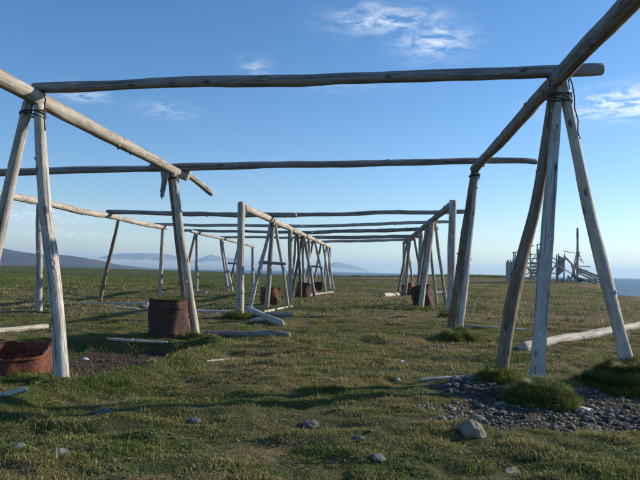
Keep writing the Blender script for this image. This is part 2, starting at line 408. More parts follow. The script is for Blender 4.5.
def blade_mat():
    m, nt, bs, out = new_mat('grass_blades'); q = NT(nt)
    c = q.n('ShaderNodeAttribute', attribute_name='tint').outputs['Color']
    q.l(c, bs.inputs['Base Color']); bs.inputs['Roughness'].default_value = 0.6
    bs.inputs['Specular IOR Level'].default_value = 0.2
    tr = q.n('ShaderNodeBsdfTranslucent', {'Color': c})
    mx = q.n('ShaderNodeMixShader', {0: 0.3}); q.l(bs.outputs[0], mx.inputs[1]); q.l(tr.outputs[0], mx.inputs[2])
    q.l(mx.outputs[0], out.inputs['Surface'])
    return m
M['blade'] = blade_mat()

def ground_mat():
    m, nt, bs, out = new_mat('tundra_turf'); q = NT(nt)
    z = q.n('ShaderNodeAttribute', attribute_name='zone')
    sp = q.n('ShaderNodeSeparateColor', {0: z.outputs['Color']})
    green, dirt, grav = sp.outputs[0], sp.outputs[1], sp.outputs[2]
    pos = q.n('ShaderNodeNewGeometry').outputs['Position']
    pz = q.mapv(pos, (0.55, 1.0, 1.0))
    n_big = q.noise(pz, 0.22, 5, 0.6); n_mid = q.noise(pz, 1.5, 5, 0.62, 0.4); n_fine = q.noise(pos, 16, 5, 0.7); n_vf = q.noise(pos, 70, 3, 0.7)
    g = q.math('ADD', green, q.math('MULTIPLY', q.math('SUBTRACT', q.math('ADD', n_mid, q.math('MULTIPLY', n_big, 0.6)), 0.8), 2.2))
    gf = q.rng(g, 0.12, 0.62)
    straw = q.mix(q.rng(n_fine, 0.3, 0.7), (0.16, 0.118, 0.062), (0.25, 0.19, 0.10))
    grn = q.mix(q.rng(n_fine, 0.3, 0.7), (0.06, 0.08, 0.025), (0.105, 0.13, 0.044))
    c = q.mix(gf, straw, grn)
    c = q.mix(q.rng(n_mid, 0.56, 0.72, 0, 0.55), c, (0.075, 0.052, 0.03))
    c = q.mix(q.rng(n_vf, 0.3, 0.62, 0.35, 0.0), c, (0.03, 0.024, 0.014))
    soil = q.mix(n_fine, (0.05, 0.036, 0.026), (0.105, 0.078, 0.058))
    c = q.mix(q.rng(q.math('ADD', dirt, q.math('MULTIPLY', q.math('SUBTRACT', n_fine, 0.5), 0.5)), 0.35, 0.6), c, soil)
    gravc = q.mix(n_fine, (0.055, 0.046, 0.038), (0.12, 0.105, 0.09))
    c = q.mix(q.rng(q.math('ADD', grav, q.math('MULTIPLY', q.math('SUBTRACT', n_fine, 0.5), 0.8)), 0.35, 0.65), c, gravc)
    q.l(c, bs.inputs['Base Color']); bs.inputs['Roughness'].default_value = 0.95
    bs.inputs['Specular IOR Level'].default_value = 0.1
    h = q.math('ADD', q.math('MULTIPLY', n_mid, 1.6), q.math('ADD', n_fine, q.math('MULTIPLY', n_vf, 0.3)))
    q.bump(h, 0.9, 0.07, bs)
    return m
M['ground'] = ground_mat()

def sea_mat():
    m, nt, bs, out = new_mat('sea_water'); q = NT(nt)
    pos = q.n('ShaderNodeNewGeometry').outputs['Position']
    bs.inputs['Base Color'].default_value = (0.012, 0.045, 0.085, 1)
    bs.inputs['Roughness'].default_value = 0.28
    bs.inputs['IOR'].default_value = 1.33
    bs.inputs['Specular IOR Level'].default_value = 0.5
    a = q.noise(q.mapv(pos, (0.12, 0.35, 1)), 1.0, 6, 0.65, 0.5); b = q.noise(q.mapv(pos, (0.9, 1.6, 1)), 1.0, 4, 0.6)
    q.bump(q.math('ADD', a, q.math('MULTIPLY', b, 0.2)), 1.0, 1.6, bs)
    return m
M['sea'] = sea_mat()

def hill_mat(name, low, high, snow):
    m, nt, bs, out = new_mat(name); q = NT(nt)
    tc = q.n('ShaderNodeTexCoord').outputs['Object']
    n = q.noise(tc, 0.004, 6, 0.6); n2 = q.noise(q.mapv(tc, (0.006, 0.006, 0.03)), 1.0, 5, 0.6)
    c = q.mix(q.rng(n, 0.35, 0.65), low, high)
    if snow: c = q.mix(q.rng(n2, 0.60, 0.66, 0, snow), c, (0.75, 0.77, 0.8))
    q.l(c, bs.inputs['Base Color']); bs.inputs['Roughness'].default_value = 0.95; bs.inputs['Specular IOR Level'].default_value = 0.0
    return m
M['hill'] = hill_mat('far_moor_hill', (0.045, 0.045, 0.05), (0.075, 0.06, 0.06), 0)
M['mountain'] = hill_mat('far_rock_mountain', (0.12, 0.125, 0.15), (0.17, 0.175, 0.20), 0.7)

# ---------------------------------------------------------------- ground
def axis(lo, hi, a, b, step, ratio):
    xs = list(np.arange(a, b, step))
    s, x = step, xs[-1]
    while x < hi:
        s *= ratio; x += s; xs.append(x)
    s, x, pre = step, a, []
    while x > lo:
        s *= ratio; x -= s; pre.append(x)
    return np.array(pre[::-1] + xs)
def build_ground():
    xs = axis(-9000, 9000, -4.6, 4.8, 0.05, 1.045)
    ys = axis(-2000, 6500, 2.6, 10.5, 0.05, 1.04)
    # keep the strip behind the camera coarse
    X, Y = np.meshgrid(xs, ys)
    Z = ground_z(X.ravel(), Y.ravel())
    V = np.stack([X.ravel(), Y.ravel(), Z], 1)
    nx, ny = len(xs), len(ys)
    i = np.arange(nx - 1); j = np.arange(ny - 1)
    I, J = np.meshgrid(i, j)
    a = (J * nx + I).ravel()
    q = np.stack([a, a + 1, a + nx + 1, a + nx], 1).ravel()
    me = np_mesh('ground', V, q, 4, True)
    zc = np.ones((len(V), 4), np.float32)
    zc[:, :3] = zones(V[:, 0], V[:, 1])
    ca = me.color_attributes.new('zone', 'FLOAT_COLOR', 'POINT')
    ca.data.foreach_set('color', zc.ravel())
    return me
def zones(x, y):
    """share of green turf, bare soil, gravel"""
    r = np.hypot(x, y)
    g = 0.50 - 0.16 * sstep(4.0, 7.0, y) + 0.08 * sstep(7, 9, y) - 0.14 * sstep(10, 15, y) + 0.62 * sstep(26, 38, y - 0.45 * x) * sstep(12, -8, x)
    g = g + 0.25 * sstep(95, 103, y) * sstep(5, 12, x)
    g = g - 0.02 * sstep(3, 8, x) * sstep(6, 12, y) + 0.5 * fbm(x / 9 + 2, y / 3.5 + 6, 2) * sstep(9, 16, y)
    g = g + 0.32 * np.exp(-((poly_sd(x, y, PIT) + 0.15) / 0.30) ** 2)
    g = g + 0.5 * sstep(-0.1, 0.2, poly_sd(x, y, PIT)) * sstep(-2.6, -3.2, x)
    d = sstep(-0.12, 0.18, poly_sd(x, y, DIRT) + 0.1 * fbm(x / 0.3, y / 0.3, 2))
    d = np.maximum(d, 0.46 * sstep(0.14, 0.5, vnoise(x / 0.9 + 70, y / 0.5 + 3) + 0.1) * sstep(40, 10, r))
    gr = sstep(-0.25, 0.4, poly_sd(x, y, GRAVEL) + 0.75 * fbm(x / 0.42, y / 0.30, 3) - 0.05)
    gr = np.maximum(gr, 0.8 * sstep(-0.1, 0.3, poly_sd(x, y, SCREE) + 0.3 * fbm(x / 0.3, y / 0.3, 2)))
    gr = np.maximum(gr, 0.7 * np.exp(-(((x - 1.75) / 0.55) ** 2) - ((y - 8.9) / 0.45) ** 2))
    return np.stack([np.clip(g, 0, 1), np.clip(d, 0, 1), np.clip(gr, 0, 1)], 1)
ground = tag(link('ground', build_ground(), M['ground']), 'low turf plain of green and straw coloured tundra grass', None, None, 'structure')

sea_me = mesh('sea', [(-30000, -6000, -6), (30000, -6000, -6), (30000, 34000, -6), (-30000, 34000, -6)], [(0, 1, 2, 3)], False)
tag(link('sea', sea_me, M['sea']), 'calm blue sea beyond the edge of the turf', None, None, 'structure')

# ---------------------------------------------------------------- far hills, fog bank
def ridge(name, prof, dist, depth, mat, label, seed, base=-8):
    """heightfield ridge; prof = list of (x at that distance, height)"""
    px = np.array([p[0] for p in prof], float); ph = np.array([p[1] for p in prof], float)
    nx, ny = 160, 40
    xs = np.linspace(px[0], px[-1], nx); ts = np.linspace(-1, 1, ny)
    V = []
    for t in ts:
        for x in xs:
            h = np.interp(x, px, ph)
            fall = max(0.0, 1 - abs(t) ** 1.5)
            n = mnoise.fractal(Vector((x / depth * 3 + seed, t * 3, seed)), 1.0, 2.1, 5)
            gul = mnoise.noise(Vector((x / depth * 9, t * 1.2, seed)))
            V.append((x, dist + t * depth, base + (h - base) * max(0.0, fall * (1 - 0.28 * abs(t) * (1 + gul)) + 0.05 * n * min(1, fall * 2))))
    Fc = [(j * nx + i, j * nx + i + 1, (j + 1) * nx + i + 1, (j + 1) * nx + i) for j in range(ny - 1) for i in range(nx - 1)]
    return tag(link(name, mesh(name, V, Fc), M[mat]), label, None, None, 'structure')
def pxprof(pts, dist):   # angular profile (tangent across, tangent up) at a distance
    return [(tx * dist, ty * dist) for tx, ty in pts]
def T(px, py):
    hz = 271.5 + (px - 320) * 0.0217
    return ((px - 320) / 580, (hz - py) / 580)
ridge('hills', pxprof([T(*p) for p in ((-330, 262), (-180, 240), (-60, 238), (-20, 243), (0, 247.5), (15, 250.5), (30, 253), (45, 254.3), (58, 254.6), (70, 255.3), (82, 257.8), (93, 261), (106, 264.5), (116, 267))], 5200), 5200, 1500, 'hill', 'dark low moorland hills on the left skyline', 3.1)
ridge('mountains', pxprof([T(*p) for p in ((60, 267), (88, 262), (97, 259), (106, 255.8), (118, 253.8), (132, 253.4), (150, 253.2), (163, 254), (172, 255.3), (182, 259), (200, 263), (225, 269))], 15500), 15500, 2300, 'mountain', 'flat topped snow patched blue mountains above the fog', 8.4)
ridge('mountain_peak', pxprof([T(*p) for p in ((186, 268), (198, 259), (206, 256.5), (211, 254.2), (217, 256.5), (228, 257.8), (240, 259.5), (255, 264), (268, 270))], 17500), 17500, 1500, 'mountain', 'small pointed far peak above the fog', 12.9)
ridge('headland', pxprof([T(*p) for p in ((318, 271), (328, 264.5), (334, 262), (341, 262.6), (348, 264.2), (358, 267), (372, 272))], 19000), 19000, 1500, 'mountain', 'faint far headland beyond the racks', 20.2)

def fog_bank():
    V = []; nx, ny = 90, 10
    c = Vector((-2900, 12400, 0)); hx, hy = 4300, 900
    F = []
    for i in range(nx):
        t = -1 + 2 * i / (nx - 1)
        w = max(0.02, 1 - abs(t) ** 4)
        top = (168 + 60 * mnoise.noise(Vector((t * 4.5, 0.3, 2.2))) + 36 * mnoise.noise(Vector((t * 15, 1.3, 2.2)))) * w * (1 - 0.35 * sstep(0.2, 1, t))
        for j in range(ny):
            a = 2 * math.pi * j / ny
            zz = top * max(0, math.sin(a)) if math.sin(a) > 0 else 6 * math.sin(a) * w
            V.append((c.x + t * hx, c.y + math.cos(a) * hy * w, -5.5 + 7 + zz))
    for i in range(nx - 1):
        for j in range(ny):
            F.append((i * ny + j, i * ny + (j + 1) % ny, (i + 1) * ny + (j + 1) % ny, (i + 1) * ny + j))
    F.append(tuple(range(ny))[::-1]); F.append(tuple((nx - 1) * ny + j for j in range(ny)))
    me = mesh('fog_bank', V, F)
    m = bpy.data.materials.new('fog'); m.use_nodes = True; nt = m.node_tree; nt.nodes.clear()
    o = nt.nodes.new('ShaderNodeOutputMaterial'); pv = nt.nodes.new('ShaderNodeVolumePrincipled')
    pv.inputs['Color'].default_value = (0.93, 0.95, 0.98, 1); pv.inputs['Density'].default_value = 0.0016
    nt.links.new(pv.outputs[0], o.inputs['Volume'])
    tag(link('fog_bank', me, m), 'low white fog bank lying over the sea below the mountains', 'fog', None, 'stuff')
fog_bank()

# ---------------------------------------------------------------- poles
def pole_mesh(name, pts, r0, r1, seed, sides=14, step=0.11, wob=0.012, nubs=4, knob=0.10):
    """a peeled trunk through pts: tapering, slightly wavy, uneven, with knot stubs"""
    pts = [Vector(p) for p in pts]
    L = [0]
    for a, b in zip(pts, pts[1:]): L.append(L[-1] + (b - a).length)
    tot = L[-1]
    n = max(4, int(tot / step))
    rnd = random.Random(seed)
    def P(s):
        s = min(max(s, 0), tot)
        k = 0
        while k < len(L) - 2 and L[k + 1] < s: k += 1
        t = (s - L[k]) / (L[k + 1] - L[k])
        if len(pts) == 2: p = pts[0].lerp(pts[1], t)
        else:
            g = lambda i: pts[min(max(i, 0), len(pts) - 1)]
            p0, p1, p2, p3 = g(k - 1), g(k), g(k + 1), g(k + 2)
            p = 0.5 * ((2 * p1) + (p2 - p0) * t + (2 * p0 - 5 * p1 + 4 * p2 - p3) * t * t + (3 * p1 - p0 - 3 * p2 + p3) * t ** 3)
        e = max(0.0, math.sin(math.pi * s / tot)) ** 0.5
        w = mnoise.noise_vector(Vector((s * 0.55, seed * 3.7, 1.1))) * wob * 1.6 * e + mnoise.noise_vector(Vector((s * 2.1, seed * 1.7, 5.1))) * wob * 0.5 * e
        return p + w
    V, G, F = [], [], []
    ax = (pts[-1] - pts[0]).normalized()
    u = ax.orthogonal().normalized()
    centers = []
    for i in range(n + 1):
        s = tot * i / n
        c = P(s); d = (P(s + 0.02) - P(s - 0.02)).normalized()
        uu = (u - d * u.dot(d)).normalized(); vv = d.cross(uu)
        t = i / n
        r = r0 + (r1 - r0) * t
        r *= 1 + knob * mnoise.noise(Vector((s * 1.6, seed, 7))) + 0.5 * knob * max(0, mnoise.noise(Vector((s * 5, seed, 3))))
        if i in (0, n): r *= 0.93
        centers.append((c, uu, vv, r, s))
        for k in range(sides):
            a = 2 * math.pi * k / sides
            rr = r * (1 + 0.14 * mnoise.noise(Vector((math.cos(a) * 1.3 + seed, math.sin(a) * 1.3, s * 1.1))) + 0.03 * mnoise.noise(Vector((math.cos(a) * 3, math.sin(a) * 3 + seed, s * 5))))
            V.append(c + uu * math.cos(a) * rr + vv * math.sin(a) * rr); G.append((math.cos(a) * r, math.sin(a) * r, s))
    for i in range(n):
        for k in range(sides):
            F.append((i * sides + k, i * sides + (k + 1) % sides, (i + 1) * sides + (k + 1) % sides, (i + 1) * sides + k))
    for i, rev, off in ((0, True, -0.012), (n, False, 0.012)):
        c, uu, vv, r, s = centers[i]
        d = uu.cross(vv)
        b = len(V)
        for k in range(sides):
            a = 2 * math.pi * k / sides
            V.append(c + d * off + (uu * math.cos(a) + vv * math.sin(a)) * r * 0.8); G.append((math.cos(a) * r * .8, math.sin(a) * r * .8, s + off))
        V.append(c + d * off * (1.0 + 0.5 * rnd.random())); G.append((0, 0, s + off))
        for k in range(sides):
            k2 = (k + 1) % sides
            q = (i * sides + k, i * sides + k2, b + k2, b + k); tri = (b + k, b + k2, b + sides)
            F.append(q[::-1] if rev else q); F.append(tri[::-1] if rev else tri)
    for q in range(nubs):
        i = rnd.randint(2, n - 2) if n > 5 else 2
        c, uu, vv, r, s = centers[i]
        a = rnd.uniform(0, 6.28); o = uu * math.cos(a) + vv * math.sin(a); d = uu.cross(vv)
        side = d.cross(o); h = rnd.uniform(0.010, 0.028); w = r * rnd.uniform(0.16, 0.3)
        b = len(V)
        for lv, (hh, ww) in enumerate(((-0.3 * r, 1.5), (0.02 * r, 1.1), (h, 0.75))):
            for k in range(6):
                t = 6.28318 * k / 6
                V.append(c + o * (r + hh) + (d * math.cos(t) * 1.3 + side * math.sin(t)) * w * ww + d * hh * 0.4); G.append((math.cos(a) * r, math.sin(a) * r, s + 0.3))
        for lv in range(2):
            for k in range(6):
                F.append((b + lv * 6 + k, b + lv * 6 + (k + 1) % 6, b + lv * 6 + 6 + (k + 1) % 6, b + lv * 6 + 6 + k))
        F.append(tuple(b + 12 + k for k in range(6)))
    return mesh(name, V, F, True, G)
def relpole(name, pts, r0, r1, seed, mat, parent=None, **k):
    """pole object with its origin at its first point (or at the parent's origin)"""
    pts = [Vector(p) for p in pts]
    o0 = parent.location.copy() if parent is not None else pts[0].copy()
    me = pole_mesh(name, [p - o0 for p in pts], r0, r1, seed, **k)
    return link(name, me, M[mat], parent, None if parent is not None else o0)
def tube(name, pts, r, mat, parent, sides=7, closed=False):
    o0 = parent.location
    pts = [Vector(p) - o0 for p in pts]; n = len(pts)
    V, F = [], []
    for i in range(n):
        d = ((pts[(i + 1) % n] - pts[i - 1]) if closed or 0 < i < n - 1 else (pts[1] - pts[0] if i == 0 else pts[-1] - pts[-2])).normalized()
        u = d.orthogonal().normalized() if abs(d.z) > 0.9 else Vector((0, 0, 1)).cross(d).normalized()
        v = d.cross(u)
        for k in range(sides):
            a = 2 * math.pi * k / sides; V.append(pts[i] + (u * math.cos(a) + v * math.sin(a)) * r)
    for i in range(n if closed else n - 1):
        j = (i + 1) % n
        for k in range(sides):
            F.append((i * sides + k, i * sides + (k + 1) % sides, j * sides + (k + 1) % sides, j * sides + k))
    if not closed:
        F.append(tuple(range(sides))[::-1]); F.append(tuple((n - 1) * sides + k for k in range(sides)))
    return link(name, mesh(name, V, F), M[mat], parent)

# --- ridge beams on the trestles
BX = {'L': (-0.55, 1.17), 'R': (-0.66, 1.04), 'LL': (-0.27, 1.04), 'LL2': (-0.09, 1.06), 'BL': (0.008, 1.02), 'BR': (0.012, 1.01)}
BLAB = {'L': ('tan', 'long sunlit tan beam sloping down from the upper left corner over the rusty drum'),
        'R': ('dark', 'dark near beam running out of the upper right corner'),  # same wood as the others, its shaded face put into the darker colour
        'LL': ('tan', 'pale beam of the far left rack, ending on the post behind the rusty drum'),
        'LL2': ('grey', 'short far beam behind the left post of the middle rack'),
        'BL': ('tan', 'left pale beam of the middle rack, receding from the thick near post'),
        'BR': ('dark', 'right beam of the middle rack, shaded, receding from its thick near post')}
BEAM = {}
for i, (k, (a, b, r0, r1)) in enumerate(BEAMS.items()):
    a, b = Vector(a), Vector(b); t0, t1 = BX[k]
    ra, rb = r0 + (r1 - r0) * t0, r0 + (r1 - r0) * t1
    p, q = a.lerp(b, 0) + (b - a) * t0, a + (b - a) * t1
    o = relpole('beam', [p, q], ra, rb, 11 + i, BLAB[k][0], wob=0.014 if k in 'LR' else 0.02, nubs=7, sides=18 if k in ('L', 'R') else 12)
    tag(o, BLAB[k][1], 'beam', 'beams carried on the pole trestles')
    BEAM[k] = (a, b, r0, r1)
# rotten forked tip of the left beam
def beam_pt(k, y):
    a, b, r0, r1 = BEAM[k]; t = (y - a.y) / (b.y - a.y)
    return a + (b - a) * t, r0 + (r1 - r0) * t

# --- cross poles
CLAB = {'CB1': ('dark', 'front dark cross pole spanning the top of the picture between the nearest trestles'),  # dark cross poles: their shaded side is painted into the wood tone
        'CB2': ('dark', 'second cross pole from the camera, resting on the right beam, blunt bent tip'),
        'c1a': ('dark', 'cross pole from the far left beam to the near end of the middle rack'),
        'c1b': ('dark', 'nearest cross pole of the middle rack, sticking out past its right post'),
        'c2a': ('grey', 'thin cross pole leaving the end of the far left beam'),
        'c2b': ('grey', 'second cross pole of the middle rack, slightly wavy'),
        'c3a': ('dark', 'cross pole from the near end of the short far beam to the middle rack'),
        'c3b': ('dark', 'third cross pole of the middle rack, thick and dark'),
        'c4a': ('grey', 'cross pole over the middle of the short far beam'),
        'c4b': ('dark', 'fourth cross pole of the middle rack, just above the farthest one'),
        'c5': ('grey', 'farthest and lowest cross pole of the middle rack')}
for i, (k, (a, b, r0, r1)) in enumerate(CROSS.items()):
    a, b = Vector(a), Vector(b)
    pts = [a, b]
    if k == 'CB2':
        m = a.lerp(b, 0.9); pts = [a, a.lerp(b, 0.45), m + Vector((0, 0, 0.025)), b + Vector((0, 0, -0.01))]
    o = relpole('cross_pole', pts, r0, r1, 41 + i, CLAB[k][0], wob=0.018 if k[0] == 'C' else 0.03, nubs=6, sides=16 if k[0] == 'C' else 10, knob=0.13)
    tag(o, CLAB[k][1], 'pole', 'cross poles laid over the beams')
# the left partner of the second cross pole, lapped beside it
_a, _b = Vector(CROSS['CB2'][0]), Vector(CROSS['CB2'][1])
_u = (_b - _a).normalized(); _side = Vector((-_u.y, _u.x, 0)).normalized()
_m = _a + _u * 1.93
o = relpole('cross_pole', [_m + _side * 0.13 + Vector((0, 0, 0.02)), _a + _u * 0.35 + _side * 0.13 - Vector((0, 0, 0.005)), _a - _u * 2.2 + _side * 0.12 - Vector((0, 0, 0.03)), _a - _u * 5.2 + _side * 0.05 - Vector((0, 0, 0.16))], 0.05, 0.065, 77, 'dark', nubs=5, sides=14)
tag(o, 'cross pole crossing the left frame edge, lapped beside the second cross pole', 'pole', 'cross poles laid over the beams')

# --- trestles and posts
LLAB = {
 'R1': ('pole_trestle', 'trestle', ['brown', 'grey', 'grey'], 'nearest right tripod of three tall grey legs with dark lashing at its top'),
 'R2': ('pole_trestle', 'trestle', ['brown', 'grey'], 'pair of close pale legs under the far end of the near right beam'),
 'L1': ('pole_trestle', 'trestle', ['grey', 'grey'], 'nearest left trestle, one thick leg standing beside the red rusty tub'),
 'L2': ('pole_trestle', 'trestle', ['brown', 'tan'], 'pale leaning legs beside the big rusty drum, bark strip hanging at top'),
 'LLa': ('support_post', 'post', ['grey'], 'far left post partly hidden behind the nearest left trestle leg'),
 'LLb': ('support_post', 'post', ['brown'], 'thin slanting prop leaning under the middle of the far left beam'),
 'LLc': ('support_post', 'post', ['tan'], 'upright pale post at the end of the far left beam, behind the drum'),
 'LL2a': ('pole_trestle', 'trestle', ['grey', 'grey'], 'far trestle seen just right of the pale legs by the drum'),
 'LL2b': ('pole_trestle', 'trestle', ['grey', 'grey'], 'far pair of close leaning legs left of the middle rack post'),
 'LL2c': ('pole_trestle', 'trestle', ['brown'], 'far thin leaning leg with short cross board behind the middle rack post'),
 'LL2d': ('support_post', 'post', ['grey'], 'far thick post at the right end of the short far beam'),
 'BA': ('support_post', 'post', ['tan'], 'thick upright post at the near left corner of the middle rack'),
 'BB': ('pole_trestle', 'trestle', ['grey', 'tan', 'grey'], 'splayed three legged trestle in front of the left middle drum, with dark brace board'),
 'BC': ('support_post', 'post', ['tan'], 'upright post between the two nearest splayed trestles of the left middle row'),
 'BD': ('pole_trestle', 'trestle', ['dark', 'grey', 'grey'], 'second splayed trestle of the left middle row, beside the tilted drum'),
 'BH': ('pole_trestle', 'trestle', ['grey', 'brown'], 'thin crossed legs between the upright post and the tilted drum, left middle row'),
 'BI': ('support_post', 'post', ['grey'], 'slim upright post just right of the tilted drum in the left middle row'),
 'BJ': ('pole_trestle', 'trestle', ['grey', 'tan'], 'small far crossed legs just before the last post of the left middle row'),
 'RE': ('pole_trestle', 'trestle', ['dark', 'grey'], 'thin crossed legs just behind the leaning drum in the right middle row'),
 'RG': ('pole_trestle', 'trestle', ['grey', 'dark'], 'small far crossed legs just before the last post of the right middle row'),
 'BE': ('pole_trestle', 'trestle', ['grey', 'grey'], 'third splayed trestle of the left middle row, with small brace board'),
 'BF': ('pole_trestle', 'trestle', ['grey', 'grey'], 'last splayed trestle of the left middle row'),
 'BG': ('support_post', 'post', ['grey'], 'farthest upright post ending the left middle row'),
 'RA': ('support_post', 'post', ['grey'], 'thick upright post at the near right corner of the middle rack'),
 'RB': ('pole_trestle', 'trestle', ['dark', 'tan', 'grey'], 'splayed trestle standing over the leaning drum on the right'),
 'RC': ('support_post', 'post', ['grey'], 'upright post just behind the leaning drum on the right'),
 'RD': ('pole_trestle', 'trestle', ['dark', 'tan'], 'two leg trestle beside the small far drum on the right'),
 'RF': ('support_post', 'post', ['grey'], 'farthest upright post ending the right middle row'),
}
ROWOF = {'R1': 'R', 'R2': 'R', 'L1': 'L', 'L2': 'L', 'LLa': 'LL', 'LLb': 'LL', 'LLc': 'LL', 'LL2a': 'LL2', 'LL2b': 'LL2', 'LL2c': 'LL2', 'LL2d': 'LL2'}
TOPS = {}
for i, (k, legs) in enumerate(LEGS.items()):
    nm, cat, mats, lab = LLAB[k]
    row = ROWOF.get(k, 'BL' if k[0] == 'B' else 'BR')
    cx = sum(l[1][0] for l in legs) / len(legs); cy = sum(l[1][1] for l in legs) / len(legs)
    fixed = []
    for (t, b, rt, rb) in legs:
        t, b = Vector(t), Vector(b)
        bp, br = beam_pt(row, t.y)
        if k not in ('BA', 'RA'):
            want = bp.z - br * (0.80 if abs(t.x - bp.x) < 0.06 else 0.55)
            t = t + (t - b) * ((want - t.z) / (t.z - b.z))
        else:
            t.y -= 0.10
        d = (b - t).normalized()
        b2 = b + d * 0.14
        fixed.append((t, b2, rt * 0.9, rb * 0.9))
    TOPS[k] = fixed
    grp = 'pole trestles of the drying racks' if nm == 'pole_trestle' else 'upright posts of the drying racks'
    if len(legs) == 1 and k != 'LL2c':
        t, b, rt, rb = fixed[0]
        o = relpole(nm, [b, t], rb, rt, 101 + i * 5, mats[0], nubs=4, wob=0.02)
        tag(o, lab, cat, grp)
        continue
    root = empty(nm, (cx, cy, gz(cx, cy)))
    tag(root, lab, cat, grp)
    for j, (t, b, rt, rb) in enumerate(fixed):
        pts = [b, t]
        if k == 'R1' and j == 0:      # the bowed brown leg
            pts = [b, b.lerp(t, 0.3) + Vector((-0.03, 0, 0)), b.lerp(t, 0.62) + Vector((0.03, 0, 0)), t]
        elif k == 'L1' and j == 1:
            pts = [b, b.lerp(t, 0.35) + Vector((0.01, 0, 0)), b.lerp(t, 0.7) + Vector((-0.025, 0, 0)), t]
        elif k == 'R1' and j == 2:
            pts = [b, b.lerp(t, 0.5) + Vector((-0.03, 0, 0)), t]
        near = k in ('R1', 'R2', 'L1', 'L2')
        relpole('leg', pts, rb, rt, 101 + i * 5 + j, mats[j], root, nubs=6 if near else 2, wob=0.011 if near else 0.03, sides=18 if near else 10, step=0.08 if near else 0.15)
    def lash(z_off, rx, ry, tr, wraps=2):
        c = sum((f[0] for f in fixed), Vector()) / len(fixed)
        d = sum(((f[1] - f[0]).normalized() for f in fixed), Vector()).normalized()
        for w in range(wraps):
            cc = c + d * (z_off + w * tr * 2.1)
            tube('lashing', [cc + Vector((math.cos(a) * rx, math.sin(a) * ry, 0.010 * math.sin(2 * a + 1.7 * w) + 0.02 * math.cos(a + w))) for a in [2 * math.pi * q / 20 for q in range(20)]], tr, 'rope', root, closed=True)
    if k == 'R1':
        lash(0.10, 0.140, 0.082, 0.006, 6)
        # rope ends over the beam and hanging down the right leg and between the legs
        bp, br = beam_pt('R', 6.25)
        for (x0, pth) in ((0, [(0.10, -0.07, 0.04), (0.13, -0.085, -0.06), (0.15, -0.10, -0.20), (0.155, -0.085, -0.33), (0.185, -0.10, -0.47), (0.19, -0.09, -0.60), (0.215, -0.08, -0.66)]),
                          (0, [(-0.09, -0.07, 0.02), (-0.115, -0.09, -0.10), (-0.12, -0.10, -0.25), (-0.13, -0.11, -0.42), (-0.145, -0.10, -0.56)]),
                          (0, [(-0.10, 0.02, 0.02), (-0.05, -0.085, 0.09), (0.04, -0.09, 0.085), (0.10, 0.0, 0.03), (0.12, 0.03, -0.1)]),
                          (0, [(-0.02, 0.04, 0.11), (0.06, -0.02, 0.105), (0.11, -0.04, 0.0), (0.10, -0.09, -0.12)])):
            sm = []
            P = [Vector(p) for p in pth]
            for a, b in zip(P, P[1:]):
                for s in range(4): sm.append(bp + a.lerp(b, s / 4) + mnoise.noise_vector(a.lerp(b, s / 4) * 9) * 0.008)
            sm.append(bp + P[-1])
            tube('rope_end', sm, 0.007, 'rope', root)
    elif k == 'L1':
        lash(0.09, 0.136, 0.078, 0.006, 4)
        bp, br = beam_pt('L', 6.07)
        tube('rope_end', [bp + Vector(p) for p in ((0.02, 0.05, 0.09), (0.08, -0.02, 0.08), (0.125, -0.05, -0.02), (0.12, -0.06, -0.16), (0.135, -0.06, -0.30), (0.15, -0.075, -0.36))], 0.008, 'rope', root)
    elif k in ('R2', 'L2', 'BB', 'BD', 'RB'):
        lash(0.07, 0.10, 0.08, 0.009, 3)
    if k == 'L2':   # shaggy strip of bark hanging from the beam
        bp, br = beam_pt('L', 9.2)
        V, F, G = [], [], []
        rn = random.Random(4)
        for s in range(7):
            x = -0.13 + s * 0.013; ln = 0.52 - 0.06 * abs(s - 2) - rn.random() * 0.1; w = 0.026
            b0 = len(V)
            for q in range(6):
                f = q / 5
                for sx in (-1, 1):
                    for sy in (-1, 1):
                        V.append(Vector((x + sx * w * (1 - f * 0.6) + 0.006 * math.sin(f * 4 + s) + 0.02 * math.sin(f * 3), -0.06 - 0.006 * (s % 3) + sy * 0.004 + 0.01 * math.sin(s * 2 + f * 3), 0.0 - br * 0.2 - ln * f)) + bp - root.location)
                        G.append((x, sy * .05, -ln * f))
            for q in range(5):
                a = b0 + q * 4
                F += [(a, a + 2, a + 6, a + 4), (a + 3, a + 1, a + 5, a + 7), (a + 1, a, a + 4, a + 5), (a + 2, a + 3, a + 7, a + 6)]
            F += [(b0 + 1, b0 + 3, b0 + 2, b0), (b0 + 20, b0 + 22, b0 + 23, b0 + 21)]
        link('bark_strip', mesh('bark_strip', V, F, False, G), M['dark'], root)
    braces = {'BB': (-1.75, -0.99, 16.6, 1.32), 'LL2c': (-4.75, -3.93, 29.6, 1.42), 'BE': (-0.44, 0.06, 26.5, 1.32)}
    if k in braces:
        x0, x1, y, z = braces[k]
        relpole('brace', [(x0, y, z), (x1, y + 0.05, z - 0.02)], 0.05, 0.045, 300 + i, 'dark', root, nubs=0, wob=0.01, sides=8)

# stub lashed at the far tip of the left beam
bp, br = beam_pt('L', 9.80)
root = relpole('stub_pole', [bp + Vector((-0.03, -0.13, 0.09)), bp + Vector((0.12, 0.22, -0.02)), bp + Vector((0.33, 0.55, -0.20))], 0.062, 0.05, 501, 'grey', nubs=2, step=0.06)
tag(root, 'short drooping branch stub at the tip of the long tan beam', 'stub')

